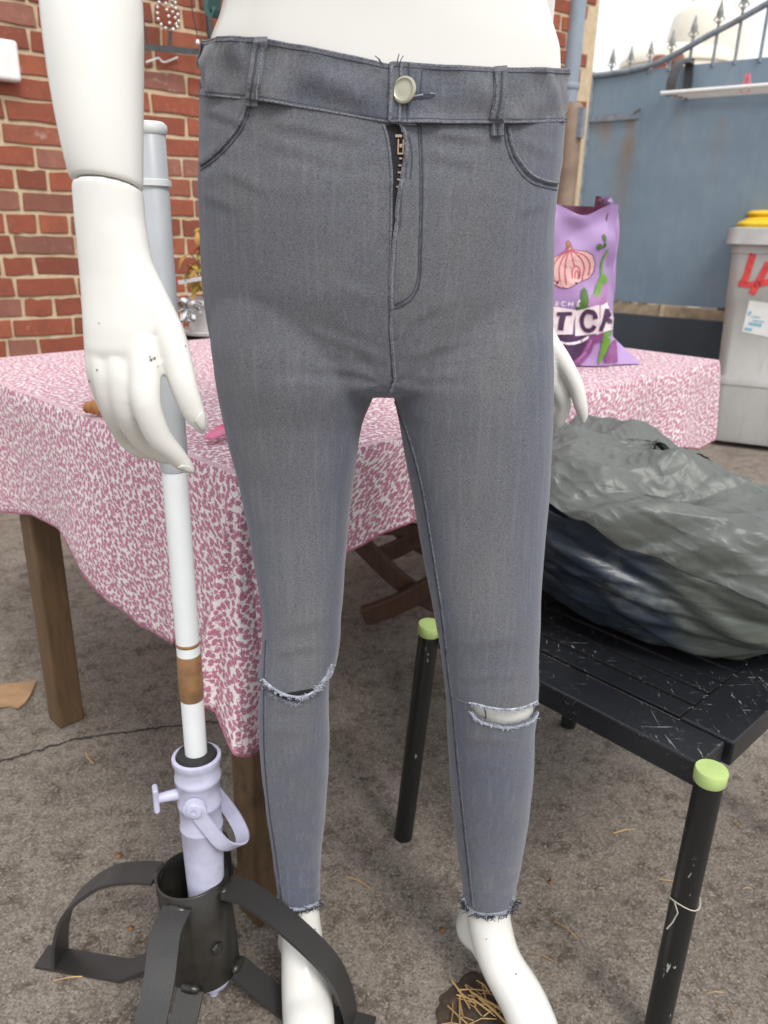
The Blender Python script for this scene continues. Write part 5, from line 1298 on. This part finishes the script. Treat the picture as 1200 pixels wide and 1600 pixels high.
def bpt(e, v, extra=0.0):
    a, zt_b, zb_b, off = e; z = lerp(zb_b, zt_b, v); P = pel_pt(a, z); P2 = pel_pt(a + .01, z); tn = (P2 - P).normalized(); nn = Vector((tn.y, -tn.x, 0)).normalized()
    bul = .0007 * noise.noise(Vector((a * 45, v * 2, 1))) + .0018 * math.sin(math.pi * v) + max(-.0004, bandfold(a * .16, v * .045)) + .0030 * noise.noise(Vector((a * 5, v * 2.5, 3))) * math.sin(math.pi * v) + .0011 * math.sin(v * 9 + 3 * math.sin(a * 4))
    flare = .0012 * max(0, v - .85) / .15
    return P + nn * (off + bul + extra + flare)
prof = [(0.0, -.0022), (0.0, 0), (.04, .0006), (.1, 0), (.22, 0), (.36, 0), (.5, 0), (.64, 0), (.78, 0), (.9, 0), (.96, .0005), (1.0, 0), (1.0, -.0026), (.5, -.0022)]
rings = [[bpt(e, v, x) for v, x in prof] for e in bandS]
# slant of the flap edge (top hangs further left than the bottom)
def slant(i, v):
    return 0
wb = fixn(obj('waistband', loft(rings), MATS['denim'], jn))
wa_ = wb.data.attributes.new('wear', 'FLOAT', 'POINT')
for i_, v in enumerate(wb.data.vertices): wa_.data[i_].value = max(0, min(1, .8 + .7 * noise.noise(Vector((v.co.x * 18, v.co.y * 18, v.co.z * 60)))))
wbb = mesh_bvh(wb)
obj('band_edge', cat(tube([bpt(e, 1.0, -.0008) for e in bandS], .0013, 6), tube([bpt(e, .0, .0) for e in bandS], .0011, 6)), MATS['denim_edge'], wb)
obj('band_stitch', cat(tube([bpt(e, .05, -.0001) for e in bandS], .0008, 5), tube([bpt(e, .935, -.0001) for e in bandS], .0007, 5), tube([bpt(bandS[4], v, .0003) for v in [k / 12 for k in range(13)]], .0009, 5)), MATS['denim_dark'], wb)
obj('flap_edge', cat(tube([bpt(bandS[0], v, .0) for v in [k / 12 for k in range(13)]], .0019, 6), tube([bpt(bandS[2], v, .0008) for v in [k / 12 for k in range(13)]], .0015, 6)), MATS['denim_edge'], wb)
# belt loops
def surf(x, y, off):
    a = hit(wbb, x, y, off); b = hit(jb, x, y, off)
    if a is None: return b
    if b is None: return a
    return a if (a - CAM).length < (b - CAM).length else b
for pts in ([(411, 58), (408, 75), (405, 95), (402, 118), (400, 140), (398, 158), (397, 168)], [(780, 109), (780, 125), (779, 145), (778, 165), (776, 185), (775, 203), (775, 214)]):
    P = [surf(x, max(y, 66 if x < 600 else 113), .0028) for x, y in cpx(pts, 3)]
    if any(q is None for q in P): P = [q for q in P if q is not None]
    P[0] = P[0] + Vector((0, .004, .004))
    lo = obj('belt_loop', bar(P, .0108, .0036, (1, -.15, 0)), MATS['denim'], jn, smooth=False); bevel(lo, .0008, 2)
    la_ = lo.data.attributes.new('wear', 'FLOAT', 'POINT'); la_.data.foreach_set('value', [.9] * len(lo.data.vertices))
    sx = [surf(x + s, max(y, 66 if x < 600 else 113), .0046) for s in (0,) for x, y in cpx(pts, 3)]; sx = [q for q in sx if q is not None]
    obj('loop_ridge', tube(sx, .0012, 5), MATS['denim_dark'], lo)
    ed = []
    for s in (-6.5, 6.5):
        q_ = [surf(x + s, max(y, 66 if x < 600 else 113), .0036) for x, y in cpx(pts, 3)]; ed.append(tube([q for q in q_ if q is not None], .0011, 5))
    obj('loop_edge', cat(*ed), MATS['denim_edge'], lo)
# button, buttonhole
bc = hit(wbb, 632, 142, .004); bn = Vector((-.42, -.9, .08)).normalized()
bt = obj('button', lathe(bc - bn * .004, [(.004, 0), (.005, .003), (.0098, .0032), (.0105, .0045), (.0100, .0056), (.0085, .0060), (.0078, .0054), (.004, .0058), (.001, .0059)], 30, bn), MATS['button_metal'], jn)
obj('buttonhole', cat(decal(wbb, [(640, 149), (655, 146), (672, 147), (681, 149), (672, 153), (655, 154), (642, 156)], .0007, 4)), MATS['denim_dark'], wb)
obj('buttonhole_thread', cat(seam(wbb, [(642, 152), (650, 150), (661, 148)], .0007, .0008), seam(wbb, [(672, 146), (680, 147)], .0004, .001)), MATS['fray'], wb)
obj('band_crease', seam(wbb, [(660, 110), (658, 125), (657, 145)], .0004, .0002), MATS['denim_dark'], wb)
# fly
gap = [(599, 195), (612, 196), (624, 191), (632, 208), (636, 232), (631, 262), (625, 300), (619, 350), (615, 400), (612, 446), (609, 446), (610, 400), (611, 330), (611, 262), (607, 222)]
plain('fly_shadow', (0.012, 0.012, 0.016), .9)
obj('fly_gap_shade', decal(jb, gap, .0009, 4), MATS['fly_shadow'], jn)  # flat near-black patch: the shade inside the open fly, painted on the denim
obj('fly_edge', cat(seam(jb, [(626, 190), (633, 208), (637, 235), (632, 265), (626, 300), (620, 350), (616, 400), (612, 450), (612, 482)], .0019, .0012), seam(jb, [(600, 195), (607, 221), (611, 262), (612, 310), (611, 380), (609, 446)], .0012, .0004)), MATS['denim_edge'], legs)
obj('fly_stitch', cat(seam(jb, [(657, 196), (660, 260), (660, 320), (658, 400), (656, 438), (646, 464), (631, 476), (614, 483)], .0009, 0), seam(jb, [(653, 196), (656, 260), (656, 320), (654, 400), (652, 435), (643, 459), (629, 470), (614, 477)], .0006, 0), seam(jb, [(640, 215), (644, 245), (641, 280)], .0006, 0)), MATS['denim_dark'], legs)
zp = hit(jb, 623, 214, .0022)
zx, zy = Vector((.95, -.2, 0)).normalized(), Vector((0, 0, 1))
def zb_(dx, dz, w_, h_, dy=0): return box(zp + zx * dx + Vector((0, dy, dz)), (w_, .002, h_), zx)
pull = obj('zip_pull', cat(zb_(0, 0, .0062, .0024), zb_(-.0002, -.0078, .0014, .011, -.001), zb_(.0042, -.0078, .0014, .011, -.001), zb_(.002, -.0135, .0056, .0016, -.001), zb_(.002, -.0075, .0026, .003, -.0008)), MATS['zip_metal'], jn, smooth=False); bevel(pull, .0004)
th_ = []
for k in range(5):
    y = 248 + k * 11; x = interp([(240, 630), (300, 624), (380, 617)], y) - 3; p = hit(jb, x, y, .0016)
    if p is not None: th_.append(box(p, (.0026, .0012, .0013), zx))
obj('zip_teeth', cat(*th_), MATS['zip_metal'], jn, smooth=False)
# seams
obj('rise_seam', cat(seam(jb, [(612, 482), (611, 510), (613, 540), (615, 570), (617, 595), (610, 613)], .0017, .0004)), MATS['denim_edge'], legs)
obj('rise_stitch', cat(seam(jb, [(609, 482), (608, 510), (610, 540), (612, 570), (613, 592), (606, 610)], .0008, .0)), MATS['denim_dark'], legs)
pk = [([(393, 154), (389, 178), (376, 206), (352, 236), (330, 255), (314, 266)], [(387, 154), (382, 176), (369, 202), (346, 230), (325, 249), (313, 256)]), ([(787, 198), (792, 230), (804, 258), (824, 282), (846, 292), (870, 297)], [(795, 198), (800, 226), (811, 250), (829, 272), (850, 282), (871, 286)])]
for a, b in pk:
    obj('pocket_edge', seam(jb, b, .0016, .0003), MATS['denim_edge'], legs)
    obj('pocket_stitch', cat(seam(jb, a, .0008, -.0001), seam(jb, [(lerp(p[0], q[0], .55), lerp(p[1], q[1], .55)) for p, q in zip(a, b)], .0006, -.0001)), MATS['denim_dark'], legs)
insR = [(614, 628), (630, 664), (645, 712), (658, 765), (669, 830), (681, 905), (691, 975), (699, 1050), (706, 1105), (713, 1185), (721, 1265), (729, 1340), (737, 1416)]
obj('inseam', cat(seam(jb, insR, .0010, 0)), MATS['denim_dark'], legs)
obj('inseam', cat(seam(jb, [(x + 3, y) for x, y in insR], .0011, 0)), MATS['denim_edge'], legs)
outL = [(415, 1000), (413, 1050), (412, 1110), (413, 1180), (420, 1260), (430, 1330), (440, 1405)]
obj('outseam', cat(seam(jb, outL, .0009, 0)), MATS['denim_dark'], legs)
obj('outseam', cat(seam(jb, [(x + 3, y) for x, y in outL], .0010, 0)), MATS['denim_edge'], legs)
obj('knee_seam', seam(jb, [(699, 1086), (710, 1090), (722, 1096), (734, 1101)], .0006, 0), MATS['denim_edge'], legs)
# frayed edges
rf = random.Random(4)
def fringe(px, bvh, cnt, ln, r, up=(0, 1), spread=.8, off=.0008, curl=True):
    out = []; P = densify(cpx(px, 6), 1.0)
    for k in range(cnt):
        x, y = P[int(rf.random() * (len(P) - 1))]; a = hit(bvh, x + rf.uniform(-1.5, 1.5), y + rf.uniform(-1.5, 1.5), off)
        if a is None: continue
        d = (Vector((rf.gauss(0, spread), rf.gauss(-.25, .35), -up[1] + rf.gauss(0, spread * .6)))).normalized(); L = rf.uniform(.4, 1.3) * ln
        s = Vector((rf.gauss(0, 1), rf.gauss(-.3, .5), rf.gauss(0, 1))) * L * .3
        out.append(tube([a, a + d * L * .5 + s, a + d * L], r * rf.uniform(.6, 1.2), 4))
    return cat(*out)
up_ = [(733, 1101), (745, 1103), (765, 1108), (790, 1111), (812, 1109), (832, 1102), (839, 1098)]; lo_ = [(736, 1110), (745, 1122), (765, 1130), (790, 1135), (812, 1132), (832, 1124), (840, 1112)]
up2 = [(x, y - 3) for x, y in up_]; lo2 = [(x, y + 2) for x, y in lo_]
obj('frayed_edge', cat(seam(jb, up2, .0012, .0003), fringe(up2, jb, 150, .0032, .0003, spread=1.0)), MATS['fray'], legs, kind='stuff')
obj('frayed_edge', cat(seam(jb, lo2, .0016, .0004), fringe(lo2, jb, 260, .0036, .00035, (0, -.6), 1.1)), MATS['fray'], legs, kind='stuff')
p0 = hit(bb, 757, 1105, .0005); p1 = hit(bb, 758, 1126, .0005)
if p0 and p1: obj('loose_thread', tube([p0, (p0 + p1) / 2 + Vector((.001, -.003, 0)), p1], .0007, 5), MATS['fray_dark'], legs)
slit = KNL[1:-1]
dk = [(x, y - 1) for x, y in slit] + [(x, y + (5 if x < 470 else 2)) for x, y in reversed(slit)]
obj('knee_slit_shade', decal(jb, dk, .0006, 4), MATS['fly_shadow'], legs)  # cloth stays uncut; dark strip paints the shaded inside of the slit
obj('frayed_edge', cat(seam(jb, [(x, y - 3) for x, y in slit], .0015, .0006), fringe([(x, y - 3) for x, y in slit], jb, 300, .0038, .00035, (0, .7), 1.0, .0012), fringe([(490, 1078), (505, 1062), (516, 1040)], jb, 110, .005, .0004, (0, .5), 1.1, .001)), MATS['fray'], legs, kind='stuff')
obj('frayed_edge', cat(fringe([(x, y + 8) for x, y in slit if x < 480], jb, 110, .0034, .0003, (0, -.5), 1.1, .0008)), MATS['fray'], legs, kind='stuff')
for hm in (HEML, HEMR):
    h_ = [(x, y - 5) for x, y in hm[1:-1]]; h2_ = [(x, y - 2) for x, y in hm[1:-1]]
    obj('frayed_hem', cat(seam(jb, h_, .0006, .0004), fringe(h_, jb, 260, .004, .0004, (0, .8), .9)), MATS['fray'], legs, kind='stuff')
    obj('frayed_hem', cat(fringe(h2_, jb, 260, .0070, .0005, (0, .8), 1.2), fringe([hm[1], hm[2]], jb, 60, .010, .0007, (0, .5), 1.5), fringe([hm[-3], hm[-2]], jb, 60, .010, .0007, (0, .5), 1.5)), MATS['fray_dark'], legs, kind='stuff')
ths = []
for x, y, dx, dy in ((596, 98, -9, -6), (600, 100, -14, -8), (620, 98, 3, -9), (623, 99, 7, -8)):
    p = surf(x, y + 6, .003)
    if p is not None:
        e = p + Vector((pxm(dx, p), -.002, pxm(-dy + 6, p))); ths.append(tube([p, lerp(p, e, .5) + Vector((0, -.002, .001)), e], .0004, 4))
if ths: obj('loose_thread', cat(*ths), MATS['fray_dark'], wb)
# teal hem of something hung behind the waist
plain('teal_cloth', (0.09, 0.2, 0.19), .85, var=.15, sc=60, bump=.3)
tp0 = [atY(x, y, .905) for x, y in cpx([(336, -190), (337, -60), (334, -10), (331, 12), (335, 24), (342, 18)], 4)]
o = obj('teal_scarf', bar(tp0, .018, .005, (.5, .85, 0)), MATS['teal_cloth'], None); tag(o, 'strip of teal cloth hanging beside the mannequin waist', 'scarf')
